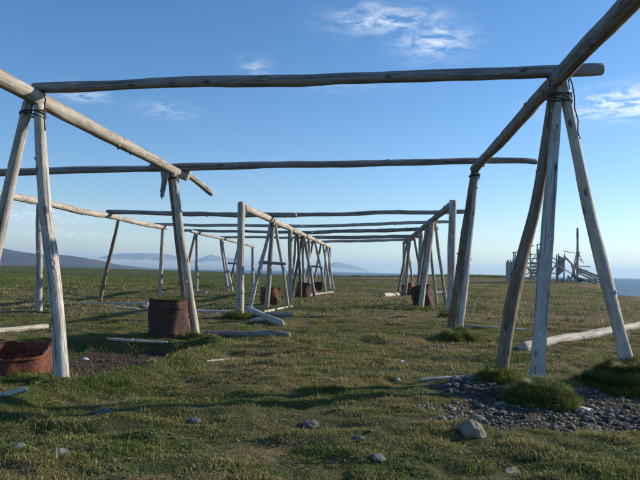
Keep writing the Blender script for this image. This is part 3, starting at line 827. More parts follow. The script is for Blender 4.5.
# ---------------------------------------------------------------- logs and planks on the ground
def log(name, x0, y0, x1, y1, r0, r1, mat, label, cat='log', sink=0.5, seed=0, nubs=4, lift=0.0, **k):
    n = 6; pts = []
    zs = []
    for i in range(n + 1):
        t = i / n; x = x0 + (x1 - x0) * t; y = y0 + (y1 - y0) * t
        zs.append(gz(x, y))
    c = np.polyfit(np.linspace(0, 1, n + 1), zs, 1)
    resid = max(z - (c[0] * t + c[1]) for t, z in zip(np.linspace(0, 1, n + 1), zs))
    for t in (0, 0.5, 1):
        x = x0 + (x1 - x0) * t; y = y0 + (y1 - y0) * t; r = r0 + (r1 - r0) * t
        pts.append((x, y, c[0] * t + c[1] + resid * 0.5 + r * (1 - sink) + lift))
    o = relpole(name, pts, r0, r1, 600 + seed, mat, nubs=nubs, wob=0.015, **k)
    tag(o, label, cat, 'loose timber on the turf')
    return o
log('fallen_log', 3.12, 8.95, 7.9, 13.5, 0.085, 0.075, 'pale', 'long bleached white log lying behind the nearest right tripod', seed=1, sides=14)
log('fallen_log', -5.6, 8.4, -4.75, 10.2, 0.055, 0.045, 'pale', 'bleached white log lying at the left frame edge above the red tub', seed=2)
log('fallen_log', -1.85, 9.5, -0.47, 9.3, 0.055, 0.05, 'dark', 'grey log lying crosswise on the turf right of the rusty drum', seed=3)
log('fallen_log', -1.72, 14.2, -0.72, 11.3, 0.085, 0.07, 'grey', 'thick grey log lying at the foot of the thick middle rack post', seed=4)
log('fallen_log', -1.2, 13.2, -0.6, 12.75, 0.06, 0.055, 'dark', 'short dark log just right of the thick grey log', seed=5)
log('fallen_pole', -1.42, 15.0, -0.8, 17.2, 0.035, 0.03, 'pale', 'thin white pole on the turf under the splayed trestle with brace board', 'pole', seed=6)
log('timber_scrap', -1.42, 12.05, -1.14, 12.1, 0.04, 0.04, 'pale', 'short white timber scrap beside the thick grey log', 'timber', seed=7)
log('fallen_log', -3.1, 13.5, -2.0, 13.75, 0.05, 0.05, 'grey', 'thin grey log on the turf left of the thick middle rack post', seed=8)
log('fallen_log', -7.3, 16.6, -4.85, 16.5, 0.045, 0.05, 'grey', 'low grey log across the foot of the far left rack', seed=9)
log('timber_scrap', -5.35, 15.3, -4.8, 15.45, 0.04, 0.035, 'pale', 'pale scrap of board in front of the far left rack', 'timber', seed=10)
log('fallen_pole', 1.05, 5.93, 1.78, 6.12, 0.016, 0.02, 'grey', 'thin grey stick lying left of the nearest right tripod', 'pole', seed=11)
log('edge_board', -3.05, 8.42, -2.2, 8.5, 0.022, 0.02, 'grey', 'pale board along the back edge of the soil pit', 'board', seed=12)
log('timber_scrap', -2.75, 4.42, -2.2, 4.42, 0.03, 0.022, 'tan', 'pale broken stick at the lower left frame edge', 'timber', seed=13)
log('fallen_pole', -1.33, 7.0, -1.0, 7.6, 0.014, 0.010, 'dark', 'small curved grey stick on the turf in front of the drum', 'pole', seed=14)
log('fallen_log', 4.9, 27.5, 6.4, 28.2, 0.12, 0.12, 'pale', 'pale log lying behind the leaning drum on the right', seed=15)
log('fallen_log', 2.7, 24.6, 4.1, 27.2, 0.10, 0.09, 'pale', 'pale log at the foot of the far right post', seed=16)
log('fallen_log', -0.75, 24.5, 0.6, 26.2, 0.05, 0.05, 'pale', 'pale far log at the foot of the second splayed left trestle', seed=17)
log('timber_scrap', -5.7, 24.6, -4.7, 24.2, 0.08, 0.07, 'dark', 'dark timber heap at the foot of the far left trestle pair', 'timber', seed=18)
log('fallen_pole', 2.62, 11.6, 4.4, 11.75, 0.03, 0.03, 'grey', 'thin pole lying right of the paired pale legs', 'pole', seed=19)

# ---------------------------------------------------------------- rusty drums
def lathe(profile, seg, dent=0.0, seed=0, cut=None):
    V, F = [], []
    n = len(profile)
    for i in range(seg):
        a = 2 * math.pi * i / seg
        for j, (r, z) in enumerate(profile):
            d = dent * mnoise.noise(Vector((math.cos(a) * 1.4 + seed, math.sin(a) * 1.4, z * 3)))
            if cut: z = min(z, cut(a))
            V.append(((r + d) * math.cos(a), (r + d) * math.sin(a), z))
    for i in range(seg):
        j2 = (i + 1) % seg
        for j in range(n - 1):
            F.append((i * n + j, j2 * n + j, j2 * n + j + 1, i * n + j + 1))
    return V, F
def drum(x, y, r, h, mat, label, tilt=(0, 0), rot=0, seed=0, sunk=0.08, ribs=(0.33, 0.67), cut=None, filled=True, lift=0.0):
    root = empty('rusty_drum', (x, y, gz(x, y) - sunk + lift))
    root.rotation_euler = (R(tilt[0]), R(tilt[1]), R(rot))
    tag(root, label, 'drum', 'rusty steel drums')
    nz = 9
    prof = [(r, h * k / nz) for k in range(nz + 1)] + [(r - 0.012, h)] + [(r - 0.012, h * k / nz) for k in range(nz - 1, -1, -1)]
    V, F = lathe(prof, 40, 0.06, seed, cut)
    link('body', mesh('body', V, F), M[mat], root)
    for f in ribs:
        z = f * h
        V, F = lathe([(r - 0.004, z - 0.018), (r + 0.010, z - 0.011), (r + 0.014, z), (r + 0.010, z + 0.011), (r - 0.004, z + 0.018)], 40, 0.06, seed)
        link('hoop', mesh('hoop', V, F), M[mat], root)
    if cut is None:
        V, F = lathe([(r - 0.016, h - 0.012), (r - 0.016, h + 0.006), (r + 0.010, h + 0.006), (r + 0.010, h - 0.012), (r - 0.016, h - 0.012)], 40, 0.06, seed)
        link('rim', mesh('rim', V, F), M[mat], root)
    if filled:
        V = [(0, 0, h * 0.96 if cut is None else h * 0.3)]; F = []
        zf = h - 0.05 if cut is None else h * 0.28
        for i in range(24):
            a = 2 * math.pi * i / 24; V.append((math.cos(a) * (r - 0.025), math.sin(a) * (r - 0.025), zf + 0.02 * mnoise.noise(Vector((math.cos(a), math.sin(a), seed)))))
        for i in range(24): F.append((0, 1 + i, 1 + (i + 1) % 24))
        link('soil_fill', mesh('soil_fill', V, F), M['soil'], root)
    return root
def soil_mat():
    m, nt, bs, out = new_mat('dark_soil'); q = NT(nt)
    tc = q.n('ShaderNodeNewGeometry').outputs['Position']
    n = q.noise(tc, 30, 5, 0.7)
    q.l(q.mix(n, (0.04, 0.03, 0.02), (0.09, 0.075, 0.04)), bs.inputs['Base Color']); bs.inputs['Roughness'].default_value = 0.95
    q.bump(n, 0.8, 0.02, bs); return m
M['soil'] = soil_mat()
def jag(a):
    return 0.30 + 0.05 * mnoise.noise(Vector((math.cos(a) * 3.1, math.sin(a) * 3.1, 2))) + 0.03 * mnoise.noise(Vector((math.cos(a) * 11, math.sin(a) * 11, 5))) - 0.07 * math.exp(-((a - 4.3) / 0.35) ** 2) - 0.05 * math.exp(-((a - 5.1) / 0.2) ** 2)
DRUM1 = drum(-2.36, 9.15, 0.30, 0.62, 'rust', 'big dark rusty drum with turf on top, beside the pale leaning legs', (0, 1), 20, 1, 0.05, (0.17, 0.80))
TUB = drum(-3.27, 6.35, 0.36, 0.36, 'rust_red', 'red rusty torn open half drum lying in the pit at the left frame edge', (3, -3), 40, 2, 0.02, (0.62,), jag)
drum(-1.55, 17.9, 0.29, 0.58, 'rust_red', 'reddish drum behind the splayed trestle with the brace board', (0, 2), 0, 3, 0.03)
drum(-0.72, 23.6, 0.29, 0.66, 'rust', 'tilted dark rusty drum under the second splayed left trestle', (4, 9), 0, 4, 0.06)
drum(-0.1, 29.0, 0.27, 0.5, 'rust', 'small far dark drum between the last two splayed left trestles', (0, -4), 0, 5, 0.05)
drum(3.25, 17.9, 0.31, 0.74, 'rust', 'leaning rusty drum under the splayed trestle of the right middle row', (6, -14), 0, 6, 0.08)
drum(4.15, 26.6, 0.25, 0.60, 'rust_red', 'small far rusty drum leaning by the two leg trestle on the right', (0, -16), 0, 7, 0.08)

# ---------------------------------------------------------------- stones
def rock_mesh(name, seed, sub=2, flat=0.7):
    bm = bmesh.new(); bmesh.ops.create_icosphere(bm, subdivisions=sub, radius=1)
    for v in bm.verts:
        n = mnoise.fractal(v.co * 1.1 + Vector((seed * 3.3, 0, 0)), 1.0, 2.0, 3)
        c = mnoise.cell(v.co * 1.2 + Vector((seed, seed, 0)))
        v.co *= 1 + 0.28 * n + 0.06 * c
        v.co.z *= flat
    me = bpy.data.meshes.new(name); bm.to_mesh(me); bm.free(); return me
for i, (x, y, s, sx, flat, mat, lab) in enumerate((
        (1.06, 4.02, 0.085, 1.0, 0.85, 'rock', 'largest grey stone at the near left edge of the gravel patch'),
        (-0.04, 4.3, 0.06, 1.3, 0.5, 'rock_dark', 'flat dark stone alone in the grass, lower centre of the photo'),
        (-1.6, 4.42, 0.055, 1.3, 0.6, 'rock_dark', 'grey stone in the grass below the turf bank of the soil pit'),
        (-1.72, 3.4, 0.05, 1.0, 0.6, 'rock_dark', 'grey stone nearest the lower left corner'),
        (-1.45, 3.34, 0.055, 1.3, 0.5, 'rock_dark', 'dark low stone just right of the lower left corner stone'),
        (-0.88, 4.24, 0.04, 1.2, 0.7, 'rock_dark', 'small dark stone in the grass, left of the flat dark stone'),
        (0.36, 3.46, 0.045, 1.3, 0.5, 'rock_dark', 'low dark stone in the grass close to the bottom frame edge'),
        (0.27, 3.8, 0.036, 1.2, 0.6, 'rock_dark', 'small grey stone behind the low dark stone near the bottom edge'),
        (1.14, 3.42, 0.042, 1.9, 0.3, 'rock', 'flat pale stone in the grass near the bottom right corner'),
        (2.30, 5.14, 0.075, 1.5, 0.4, 'rock_pale', 'flat whitish stone between the two grass mounds of the near right tripod'),
        (1.0, 7.04, 0.03, 1.0, 0.7, 'rock_pale', 'tiny white stone in mid turf, left of the paired pale legs'),
        (0.83, 6.06, 0.028, 1.0, 0.7, 'rock_pale', 'tiny white stone in the turf left of the thin grey stick'),
        (1.3, 4.75, 0.06, 1.1, 0.7, 'rock', 'second largest grey stone, at the back left of the gravel patch'),
        (-4.8, 16.0, 0.12, 1.2, 0.7, 'rock', 'grey stone at the right end of the low log of the far left rack'),
        (-3.02, 7.6, 0.055, 1.4, 0.7, 'rock_pale', 'pale bleached lump in the soil pit beside the left trestle foot'),
        (2.85, 9.6, 0.035, 1.4, 0.6, 'rock_pale', 'small pale stone right of the grass tuft of the paired legs'))):
    o = link('stone', rock_mesh('stone', i + 1, 3 if i < 2 else 2, flat), M[mat], None, (x, y, gz(x, y) + s * flat * (0.12 if i in (0, 1) else -0.1)))
    o.scale = (s * sx, s, s); o.rotation_euler = (0, 0, i * 1.3)
    for p in o.data.polygons: p.use_smooth = False
    tag(o, lab, 'stone', 'single stones in the turf')

def gravel(clods=False):
    rn = np.random.RandomState(3)
    bm = bmesh.new(); bmesh.ops.create_icosphere(bm, subdivisions=1, radius=1)
    base = np.array([v.co[:] for v in bm.verts]); fc = np.array([[v.index for v in f.verts] for f in bm.faces]); bm.free()
    vars_ = []
    for s in range(8):
        vars_.append(np.array([p * (1 + 0.5 * mnoise.fractal(Vector(p) * 1.0 + Vector((s * 7.7, 0, 0)), 1, 2, 2)) for p in base]))
    n = 60000
    x = rn.uniform(0.3, 5.2, n); y = rn.uniform(3.6, 9.6, n)
    g = zones(x, y)[:, 2]
    keep = rn.rand(n) < np.clip((g - 0.05) * 1.1, 0, 1) ** 2.0 * np.clip(0.7 + 1.2 * vnoise(x / 0.3, y / 0.25), 0.1, 1)
    x, y = x[keep], y[keep]
    # the pit floor has a few small clods, and single pebbles lie about the turf
    n2 = 1400; x2 = rn.uniform(-3.1, -1.9, n2); y2 = rn.uniform(6.2, 8.2, n2); k2 = poly_sd(x2, y2, DIRT) > 0.1
    x3 = rn.uniform(-3.2, 3.5, 60); y3 = rn.uniform(2.8, 9, 60)
    x = np.concatenate([x, x3]); y = np.concatenate([y, y3])
    if clods: x, y = x2[k2], y2[k2]
    z = ground_z(x, y)
    V, F = [], []; off = 0
    for i in range(len(x)):
        s = 0.004 + 0.015 * rn.rand() ** 2.4 + (0.02 * rn.rand() if rn.rand() < 0.10 else 0)
        if clods: s *= 0.6
        b = vars_[i % 8] * np.array([s * rn.uniform(0.9, 1.9), s * rn.uniform(0.8, 1.2), s * rn.uniform(0.45, 0.8)])
        a = rn.rand() * 6.28; c, sn = math.cos(a), math.sin(a)
        b = np.stack([b[:, 0] * c - b[:, 1] * sn, b[:, 0] * sn + b[:, 1] * c, b[:, 2]], 1) + np.array([x[i], y[i], z[i] + s * 0.3])
        V.append(b); F.append(fc + off); off += len(b)
    me = np_mesh('gravel', np.concatenate(V), np.concatenate(F).ravel(), 3, False)
    print('gravel stones', len(x))
    if clods:
        tag(link('soil_clods', me, M['clod']), 'dark crumbled soil clods on the floor of the soil pit', 'soil', None, 'stuff'); return
    tag(link('gravel', me, M['rock']), 'loose grey beach gravel around the near right tripod', 'gravel', None, 'stuff')
gravel()
gravel(True)

# ---------------------------------------------------------------- grass
BASE_SHAPES = {}
def blades(name, x, y, z, hgt, wid, lean, tint, parent=None, segs=2, origin=(0, 0, 0), lean_dir=None, seed=0):
    rn = np.random.RandomState(seed)
    n = len(x)
    a = rn.rand(n) * 6.283; dx, dy = np.cos(a), np.sin(a)
    b = rn.rand(n) * 6.283 if lean_dir is None else lean_dir
    lx, ly = np.cos(b) * lean * hgt, np.sin(b) * lean * hgt
    o = np.array(origin)
    P = np.stack([x, y, z], 1) - o
    W = np.stack([dx * wid * 0.5, dy * wid * 0.5, 0 * wid], 1)
    tip = P + np.stack([lx, ly, hgt * np.sqrt(np.clip(1 - lean ** 2 * 0.6, 0.2, 1))], 1)
    if segs == 1:
        V = np.stack([P - W, P + W, tip], 1).reshape(-1, 3)
        F = np.arange(3 * n); me = np_mesh(name, V, F, 3); per = 3
    else:
        mid = P + np.stack([lx * 0.3, ly * 0.3, hgt * 0.58], 1)
        V = np.stack([P - W, P + W, mid - W * 0.75, mid + W * 0.75, tip], 1).reshape(-1, 3)
        k = (np.arange(n) * 5)[:, None]
        F = np.concatenate([k + np.array([0, 1, 3]), k + np.array([0, 3, 2]), k + np.array([2, 3, 4])], 1).ravel()
        me = np_mesh(name, V, F, 3); per = 5
    ca = me.color_attributes.new('tint', 'FLOAT_COLOR', 'POINT')
    c = np.ones((n * per, 4), np.float32); c[:, :3] = np.repeat(tint, per, 0)
    ca.data.foreach_set('color', c.ravel())
    return link(name, me, M['blade'], parent)
GREEN_A, GREEN_B = np.array([0.080, 0.115, 0.025]), np.array([0.175, 0.205, 0.054])
STRAW_A, STRAW_B = np.array([0.235, 0.19, 0.068]), np.array([0.38, 0.315, 0.13])
def tints(x, y, rn, g=None):
    if g is None: g = zones(x, y)[:, 0]
    nm = fbm(x / 0.7 + 5, y / 0.38 + 2, 3) * 1.3 + fbm(x / 3.5, y / 2.2 + 4, 2) * 0.7
    p = np.clip(0.52 + (g - 0.42) * 1.6 + nm, 0.05, 0.97)
    isg = rn.rand(len(x)) < p
    t = rn.rand(len(x))[:, None]
    c = np.where(isg[:, None], GREEN_A * (1 - t) + GREEN_B * t, STRAW_A * (1 - t) + STRAW_B * t)
    return c * rn.uniform(0.8, 1.15, (len(x), 1))
def scatter(n, y0, y1, rn, margin=1.2):
    """even scatter over the wedge of ground in front of the viewer"""
    u = rn.rand(n); y = np.sqrt(y0 ** 2 + u * (y1 ** 2 - y0 ** 2))
    x = rn.uniform(-1, 1, n) * (0.60 * y + margin)
    return x, y
def turf(name, n, y0, y1, hmin, hmax, wid, segs, seed, label):
    rn = np.random.RandomState(seed)
    x, y = scatter(n, y0, y1, rn)
    zn = zones(x, y)
    cl = fbm(x / 0.33 + 11, y / 0.25 + 3, 3)           # tufts and thin spots
    keep = rn.rand(n) < np.clip(0.75 + 1.3 * cl, 0.35, 1) * (1 - 0.97 * zn[:, 1] ** 1.5) * (1 - 0.9 * np.clip(zn[:, 2] * 1.15, 0, 1) ** 1.5)
    keep &= poly_sd(x, y, LAND) > 2
    keep &= rn.rand(n) < 1 - sstep(24, 62, y)
    x, y, zn, cl = x[keep], y[keep], zn[keep], cl[keep]
    h = rn.uniform(hmin, hmax, len(x)) * (0.65 + 1.5 * np.clip(cl + 0.25, 0, 1)) * (0.8 + 0.7 * zn[:, 0])
    long_ = rn.rand(len(x)) < 0.012; h[long_] *= 2.2
    tus = sstep(0.28, 0.45, vnoise(x / 0.22 + 90, y / 0.2 + 12)) * (rn.rand(len(x)) < 0.8); h = h * (1 + 0.9 * tus)
    w = wid * rn.uniform(0.7, 1.3, len(x))
    o = blades(name, x, y, ground_z(x, y) - 0.006, h, w, rn.uniform(0.3, 1.05, len(x)), tints(x, y, rn, zn[:, 0]), None, segs, seed=seed)
    tag(o, label, 'grass', None, 'stuff')
    return len(x)
nb = turf('grass', 470000, 2.3, 6.2, 0.009, 0.025, 0.0048, 2, 1, 'short mixed green and straw grass of the near turf')
nb += turf('grass', 340000, 6.1, 13, 0.014, 0.038, 0.0095, 1, 2, 'short grass of the turf between the trestles')
nb += turf('grass', 320000, 12.8, 62, 0.025, 0.075, 0.03, 1, 3, 'short straw and green grass of the far turf')
print('blades', nb)

def herbs():
    rn = np.random.RandomState(31)
    n = 120000
    x, y = scatter(n, 2.4, 9.0, rn)
    zn = zones(x, y)
    k = (sstep(0.05, 0.25, vnoise(x / 0.35 + 33, y / 0.28 + 8)) > rn.rand(n)) & (zn[:, 1] < 0.4) & (zn[:, 2] < 0.3)
    x, y = x[k], y[k]; t = rn.rand(len(x))[:, None]
    pick = (vnoise(x / 0.6 + 4, y / 0.5 + 1) > 0.12)[:, None]
    c = np.where(pick, np.array([0.15, 0.09, 0.045]) * (0.7 + 0.7 * t), np.array([0.09, 0.13, 0.035]) * (0.7 + 0.8 * t))
    o = blades('herbs', x, y, ground_z(x, y) - 0.002, rn.uniform(0.010, 0.024, len(x)), rn.uniform(0.008, 0.016, len(x)), rn.uniform(0.7, 1.2, len(x)), c, None, 2, seed=31)
    tag(o, 'small leafy herbs and reddish moss patches in the near turf', 'herbs', None, 'stuff')
herbs()
def heath():
    rn = np.random.RandomState(44)
    nc = 420; cy = np.sqrt(9 ** 2 + rn.rand(nc) * (75 ** 2 - 9 ** 2)); cx = rn.uniform(-0.62, 0.62, nc) * cy
    per = 90
    x = np.repeat(cx, per) + rn.normal(0, 1, nc * per) * np.repeat(rn.uniform(0.1, 0.55, nc), per)
    y = np.repeat(cy, per) + rn.normal(0, 1, nc * per) * np.repeat(rn.uniform(0.06, 0.25, nc), per)
    k = (poly_sd(x, y, LAND) > 2) & (poly_sd(x, y, PIT) < 0); x, y = x[k], y[k]
    g = np.repeat(rn.rand(nc) < 0.6, per)[k][:, None]; t = rn.rand(len(x))[:, None]
    c = np.where(g, GREEN_A * 0.8 + (GREEN_B - GREEN_A) * 0.6 * t, np.array([0.07, 0.047, 0.03]) * (0.7 + 0.6 * t))
    o = blades('heath_tufts', x, y, ground_z(x, y) - 0.01, rn.uniform(0.05, 0.13, len(x)), rn.uniform(0.012, 0.03, len(x)), rn.uniform(0.3, 1.0, len(x)), c, None, 1, seed=44)
    tag(o, 'scattered dark heath and moss clumps over the far turf', 'heath', None, 'stuff')
heath()

def grass_mound(x, y, rx, ry, h, n, blade, label, seed):
    z0 = gz(x, y) - 0.03
    root = empty('grass_mound', (x, y, z0)); tag(root, label, 'grass mound', 'grass mounds at the feet of the poles')
    V, F = [(0, 0, h)], []; rings, seg = 9, 32
    def hz(u, a):
        return h * (1 - u ** 1.8) * (1 + 0.5 * mnoise.noise(Vector((math.cos(a) * u * 3.2 + seed, math.sin(a) * u * 3.2, seed))))
    def rad(a): return 1 + 0.34 * mnoise.noise(Vector((math.cos(a) * 1.5, math.sin(a) * 1.5, seed * 2.2)))
    for i in range(1, rings + 1):
        u = i / rings
        for k in range(seg):
            a = 2 * math.pi * k / seg
            V.append((math.cos(a) * rx * u * rad(a), math.sin(a) * ry * u * rad(a), hz(u, a) - (0.05 if i == rings else 0)))
    for k in range(seg): F.append((0, 1 + k, 1 + (k + 1) % seg))
    for i in range(rings - 1):
        for k in range(seg):
            p, q = 1 + i * seg + k, 1 + i * seg + (k + 1) % seg
            F.append((p, p + seg, q + seg, q))
    link('turf', mesh('turf', V, F), M['soil'], root)
    rn = np.random.RandomState(seed)
    u = np.sqrt(rn.rand(n)); a = rn.rand(n) * 6.283
    rr = np.array([rad(q) for q in a]); bx = np.cos(a) * rx * u * rr; by = np.sin(a) * ry * u * rr
    bz = np.array([hz(p, q) for p, q in zip(u, a)])
    t = rn.rand(n)[:, None]
    c = (GREEN_A * 1.15 * (1 - t) + GREEN_B * 1.2 * t)
    st = rn.rand(n) < 0.14; c[st] = STRAW_A * 1.1
    hh = blade * rn.uniform(0.5, 1.7, n) * (0.75 + 0.7 * np.clip(np.array([mnoise.noise(Vector((px_ * 9, py_ * 9, seed))) for px_, py_ in zip(bx, by)]) + 0.4, 0, 1))
    o = blades('blades', bx, by, bz - 0.01, hh, 0.0055 * rn.uniform(0.7, 1.4, n), rn.uniform(0.35, 1.15, n), c, root, 2, lean_dir=a + rn.normal(0, 0.9, n), seed=seed)
    o['kind'] = 'stuff'
grass_mound(2.07, 5.38, 0.31, 0.33, 0.19, 18000, 0.07, 'dark green grass mound at the foot of the middle leg of the near right tripod', 1)
grass_mound(1.80, 5.93, 0.20, 0.18, 0.10, 6000, 0.07, 'small grass tuft at the foot of the bowed brown leg of the near right tripod', 2)
grass_mound(3.14, 5.98, 0.48, 0.42, 0.24, 28000, 0.075, 'largest grass mound, at the foot of the outer right leg at the right frame edge', 3)
grass_mound(2.40, 10.05, 0.36, 0.40, 0.19, 14000, 0.085, 'green grass tuft at the foot of the paired pale legs', 4)
grass_mound(-1.98, 9.05, 0.22, 0.2, 0.06, 3500, 0.09, 'low grass tuft at the foot of the pale leaning legs by the drum', 5)
grass_mound(-1.78, 12.85, 0.32, 0.25, 0.10, 3500, 0.10, 'grass tuft at the foot of the thick left post of the middle rack', 6)
grass_mound(3.2, 14.15, 0.30, 0.25, 0.10, 3000, 0.12, 'grass tuft at the foot of the thick right post of the middle rack', 7)
grass_mound(-2.60, 5.86, 0.24, 0.18, 0.035, 4200, 0.06, 'short grass tuft at the foot of the thick leg beside the red tub', 8)
grass_mound(3.05, 17.1, 0.36, 0.3, 0.08, 2600, 0.12, 'grass tuft below the leaning drum on the right', 9)
# turf growing in the top of the big drum
rn_ = np.random.RandomState(9); n_ = 2500
u_ = np.sqrt(rn_.rand(n_)) * 0.27; a_ = rn_.rand(n_) * 6.283
o = blades('grass_tuft', u_ * np.cos(a_), u_ * np.sin(a_), np.full(n_, 0.575), 0.07 * rn_.uniform(0.5, 1.5, n_), 0.007 * np.ones(n_), rn_.uniform(0.2, 0.9, n_), tints(u_ * np.cos(a_) * 3, u_ * np.sin(a_) * 3, rn_, np.full(n_, 0.5)), DRUM1, 2, seed=9)

# scrub on the shore bank ahead
def scrub():
    rn = np.random.RandomState(12)
    n = 60000
    x = rn.uniform(-5, 47, n); y = rn.uniform(92, 124, n)
    cl = fbm(x / 2.2, y / 2.2, 3)
    k = (cl > -0.05) & (poly_sd(x, y, LAND) > 3) & (y + 0.15 * x > 101)
    x, y, cl = x[k], y[k], cl[k]
    t = rn.rand(len(x))[:, None]
    c = GREEN_A * 0.8 * (1 - t) + GREEN_B * 0.75 * t
    o = blades('scrub', x, y, ground_z(x, y) - 0.02, rn.uniform(0.15, 0.4, len(x)) * (0.6 + 1.2 * cl), 0.09 * rn.uniform(0.6, 1.3, len(x)), rn.uniform(0.2, 0.9, len(x)), c, None, 1, seed=12)
    tag(o, 'low green scrub along the shore bank behind the racks', 'scrub', None, 'stuff')
scrub()

# ---------------------------------------------------------------- ruined hut and collapsed timber by the shore
def box_board(name, a, b, w, t, mat, parent, up=(0, 0, 1)):
    a, b = Vector(a) , Vector(b)
    d = (b - a).normalized(); s = d.cross(Vector(up))
    s = s.normalized() if s.length > 1e-4 else Vector((1, 0, 0)); n = s.cross(d)
    V = [p + s * i * w / 2 + n * j * t / 2 for p in (a, b) for i, j in ((-1, -1), (1, -1), (1, 1), (-1, 1))]
    L = (b - a).length
    G = [(i * w / 2, j * t / 2, z) for z in (0, L) for i, j in ((-1, -1), (1, -1), (1, 1), (-1, 1))]
    F = [(0, 3, 2, 1), (4, 5, 6, 7), (0, 1, 5, 4), (1, 2, 6, 5), (2, 3, 7, 6), (3, 0, 4, 7)]
    return link(name, mesh(name, V, F, False, G), M[mat], parent)
S = 70.0 / 580
HX, HY = 23.3, 70.0
HZ = gz(HX + 5, HY)
def hp(px, py, dy=0.0):      # hut-local point: metres from the hut's left foot
    return ((px - 508) * S, dy, (282 - py) * S * 1.0 + (px - 508) * 0.0217 * S)
hut = tag(empty('ruined_hut', (HX, HY, HZ)), 'ruined open timber hut on the shore skyline, behind the legs of the near right tripod', 'hut')
rn = random.Random(5)
for i in range(6):     # boarded left corner
    x = 0.02 + i * 0.23
    box_board('board', (x, rn.uniform(-0.03, 0.03), -0.1), (x + rn.uniform(-0.03, 0.03), 0, 2.55 + rn.uniform(-0.15, 0.1)), 0.21, 0.05, rn.choice(['dark', 'grey', 'grey']), hut, (0, 1, 0))
for i in range(7):
    y = 0.2 + i * 0.4
    box_board('board', (0, y, -0.1), (0, y, 2.5 + rn.uniform(-0.2, 0.1)), 0.36, 0.05, 'grey', hut, (1, 0, 0))
for px, top in ((510, 253), (514, 252.5), (518, 243), (525, 246), (531.5, 246), (533, 250), (541, 243), (545, 245), (551, 256)):
    dy = rn.choice([0.0, 0.0, 2.2])
    a, b = hp(px, 283, dy), hp(px + rn.uniform(-.5, .5), top, dy)
    relpole('post', [Vector(a) + hut.location, Vector(b) + hut.location], 0.10, 0.08, rn.randint(1, 999), rn.choice(['grey', 'grey', 'dark']), hut, nubs=0, sides=7, step=0.5)
for (a, b, dy) in (((507, 253.5), (520, 252), 0), ((507, 260.5), (541, 259), 0.1), ((531, 246), (542, 243), 0), ((518, 252), (532, 246), 1.2), ((531, 259), (546, 262), 0.2),
                   ((532, 268), (546, 267), 0), ((530, 276), (548, 274), 0.1), ((533, 250), (541, 262), 0.3), ((541, 258), (532, 276), 0.2), ((533, 262), (542, 280), -0.1),
                   ((520, 268), (532, 262), 1.6), ((519, 258), (531, 272), 1.9), ((541, 252), (553, 262), 0.4), ((543, 279), (553, 262), 0.2), ((545, 262), (560, 268), 0.1), ((546, 270), (561, 260), 0.0), ((520, 276), (532, 270), 0.2), ((519, 262), (530, 280), 0.4), ((551, 266), (566, 275), -0.2), ((522, 256), (530, 255), 0.1)):
    relpole('rail', [Vector(hp(*a, dy)) + hut.location, Vector(hp(*b, dy)) + hut.location], 0.07, 0.06, rn.randint(1, 999), rn.choice(['grey', 'grey', 'dark']), hut, nubs=0, sides=7, step=0.4)
for i in range(16):
    px_ = rn.uniform(517, 552); z0 = rn.uniform(258, 280); a_, b_ = (px_, z0), (px_ + rn.uniform(-9, 9), z0 + rn.uniform(-16, 3)); dy_ = rn.uniform(-0.3, 2.2)
    relpole('rail', [Vector(hp(*a_, dy_)) + hut.location, Vector(hp(*b_, dy_)) + hut.location], 0.06, 0.05, rn.randint(1, 999), rn.choice(['grey', 'grey', 'dark', 'tan']), hut, nubs=0, sides=6, step=0.5)
for px_ in (553.6, 559.6):
    relpole('post', [Vector(hp(px_, 284, 0.38)) + hut.location, Vector(hp(px_ + 0.8, 254.5, 0.38)) + hut.location], 0.09, 0.07, 17, 'dark', hut, nubs=0, sides=7, step=0.5)
for i in range(4):
    box_board('panel', hp(554.5 + i * 1.15, 276 - i, 0.3), hp(555.3 + i * 1.2, 257 + i * 0.6, 0.3), 0.15, 0.06, 'grey', hut, (0, 1, 0))
for i in range(5):
    z = 264 + i * 3.4
    box_board('board', hp(531.5, z, 2.0), hp(545, z - rn.uniform(-.6, .6), 2.0), 0.30, 0.04, rn.choice(['grey', 'pale', 'dark']), hut, (0, 1, 0))
mast = relpole('mast', [Vector((HX, HY, HZ - 0.3)) + Vector(hp(570.2, 283, -0.5)), Vector((HX, HY, HZ)) + Vector(hp(570.3, 229, -0.5))], 0.15, 0.12, 71, 'grey', nubs=0, step=0.4, sides=9)
tag(mast, 'single tall mast standing over the collapsed timber by the shore', 'mast')
heap = tag(empty('collapsed_timber', (HX + 62 * S, HY - 1, gz(HX + 62 * S, HY - 1))), 'collapsed heap of grey beams sloping down right of the mast by the shore', 'timber')
org = Vector((HX, HY, HZ))
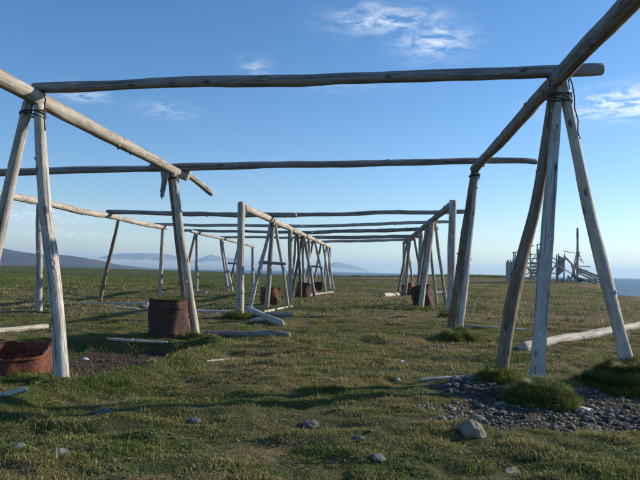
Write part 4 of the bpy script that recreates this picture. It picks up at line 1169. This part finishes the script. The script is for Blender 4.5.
for (a, b, dy, r) in (((557, 257), (566, 266), -0.4, .11), ((564, 278), (571, 253), -0.8, .12), ((566, 280), (572, 252), 0.1, .09), ((571, 254), (575, 262), -0.5, .06), ((567, 268), (600, 281), -0.7, .13),
                      ((568, 271), (598, 284), -1.2, .12), ((565, 273), (590, 284), -1.6, .11), ((572, 272), (606, 281), 0.3, .10), ((560, 277), (585, 285), -2.0, .12), ((571, 267), (586, 267.6), 0.2, .05),
                      ((558, 252), (570, 254), 0.0, .045), ((577, 276), (600, 285), -1.4, .10), ((562, 265), (566, 280), -1.2, .13), ((569, 259), (575, 264), -0.9, .05), ((575, 272), (582, 271), 0, .05)):
    relpole('beam', [org + Vector(hp(*a, dy)), org + Vector(hp(*b, dy))], r, r * 0.85, rn.randint(1, 999), rn.choice(['grey', 'grey', 'dark', 'tan']), heap, nubs=0, sides=8, step=0.5)
for i in range(9):
    px_ = 549 + i * 1.9; a_ = rn.uniform(-3.5, 3.5)
    box_board('board', org + Vector(hp(px_, 283.5, -1.0 - rn.random() * 1.6)) - heap.location, org + Vector(hp(px_ + a_ + 3, 276 + rn.uniform(-1, 4), -1.0 - rn.random())) - heap.location, 0.22, 0.06, rn.choice(['pale', 'pale', 'grey']), heap, (0.3, 1, 0.2))
for i in range(10):
    px_ = rn.uniform(544, 598); L_ = rn.uniform(8, 18)
    relpole('beam', [org + Vector(hp(px_, 283.4 - rn.random() * 3, -rn.random() * 2.5)), org + Vector(hp(px_ + L_, 282.5 - rn.random() * 4, -rn.random() * 2.5))], 0.09, 0.07, rn.randint(1, 999), rn.choice(['grey', 'dark', 'pale']), heap, nubs=0, sides=7, step=0.6)


# ---------------------------------------------------------------- haze
hz_v = [(x, y, z) for x in (-31000, 31000) for y in (-6500, 35000) for z in (-10.5, 470)]
hz_f = [(0, 1, 3, 2), (4, 6, 7, 5), (0, 4, 5, 1), (2, 3, 7, 6), (0, 2, 6, 4), (1, 5, 7, 3)]
hm = bpy.data.materials.new('sea_air'); hm.use_nodes = True; hm.node_tree.nodes.clear()
_o = hm.node_tree.nodes.new('ShaderNodeOutputMaterial'); _p = hm.node_tree.nodes.new('ShaderNodeVolumePrincipled')
_p.inputs['Color'].default_value = (0.48, 0.74, 1.0, 1); _p.inputs['Density'].default_value = 7.0e-5; _p.inputs['Anisotropy'].default_value = 0.2
hm.node_tree.links.new(_p.outputs[0], _o.inputs['Volume'])
tag(link('haze', mesh('haze', hz_v, hz_f, False), hm), 'thin sea haze over the whole plain', 'haze', None, 'stuff')
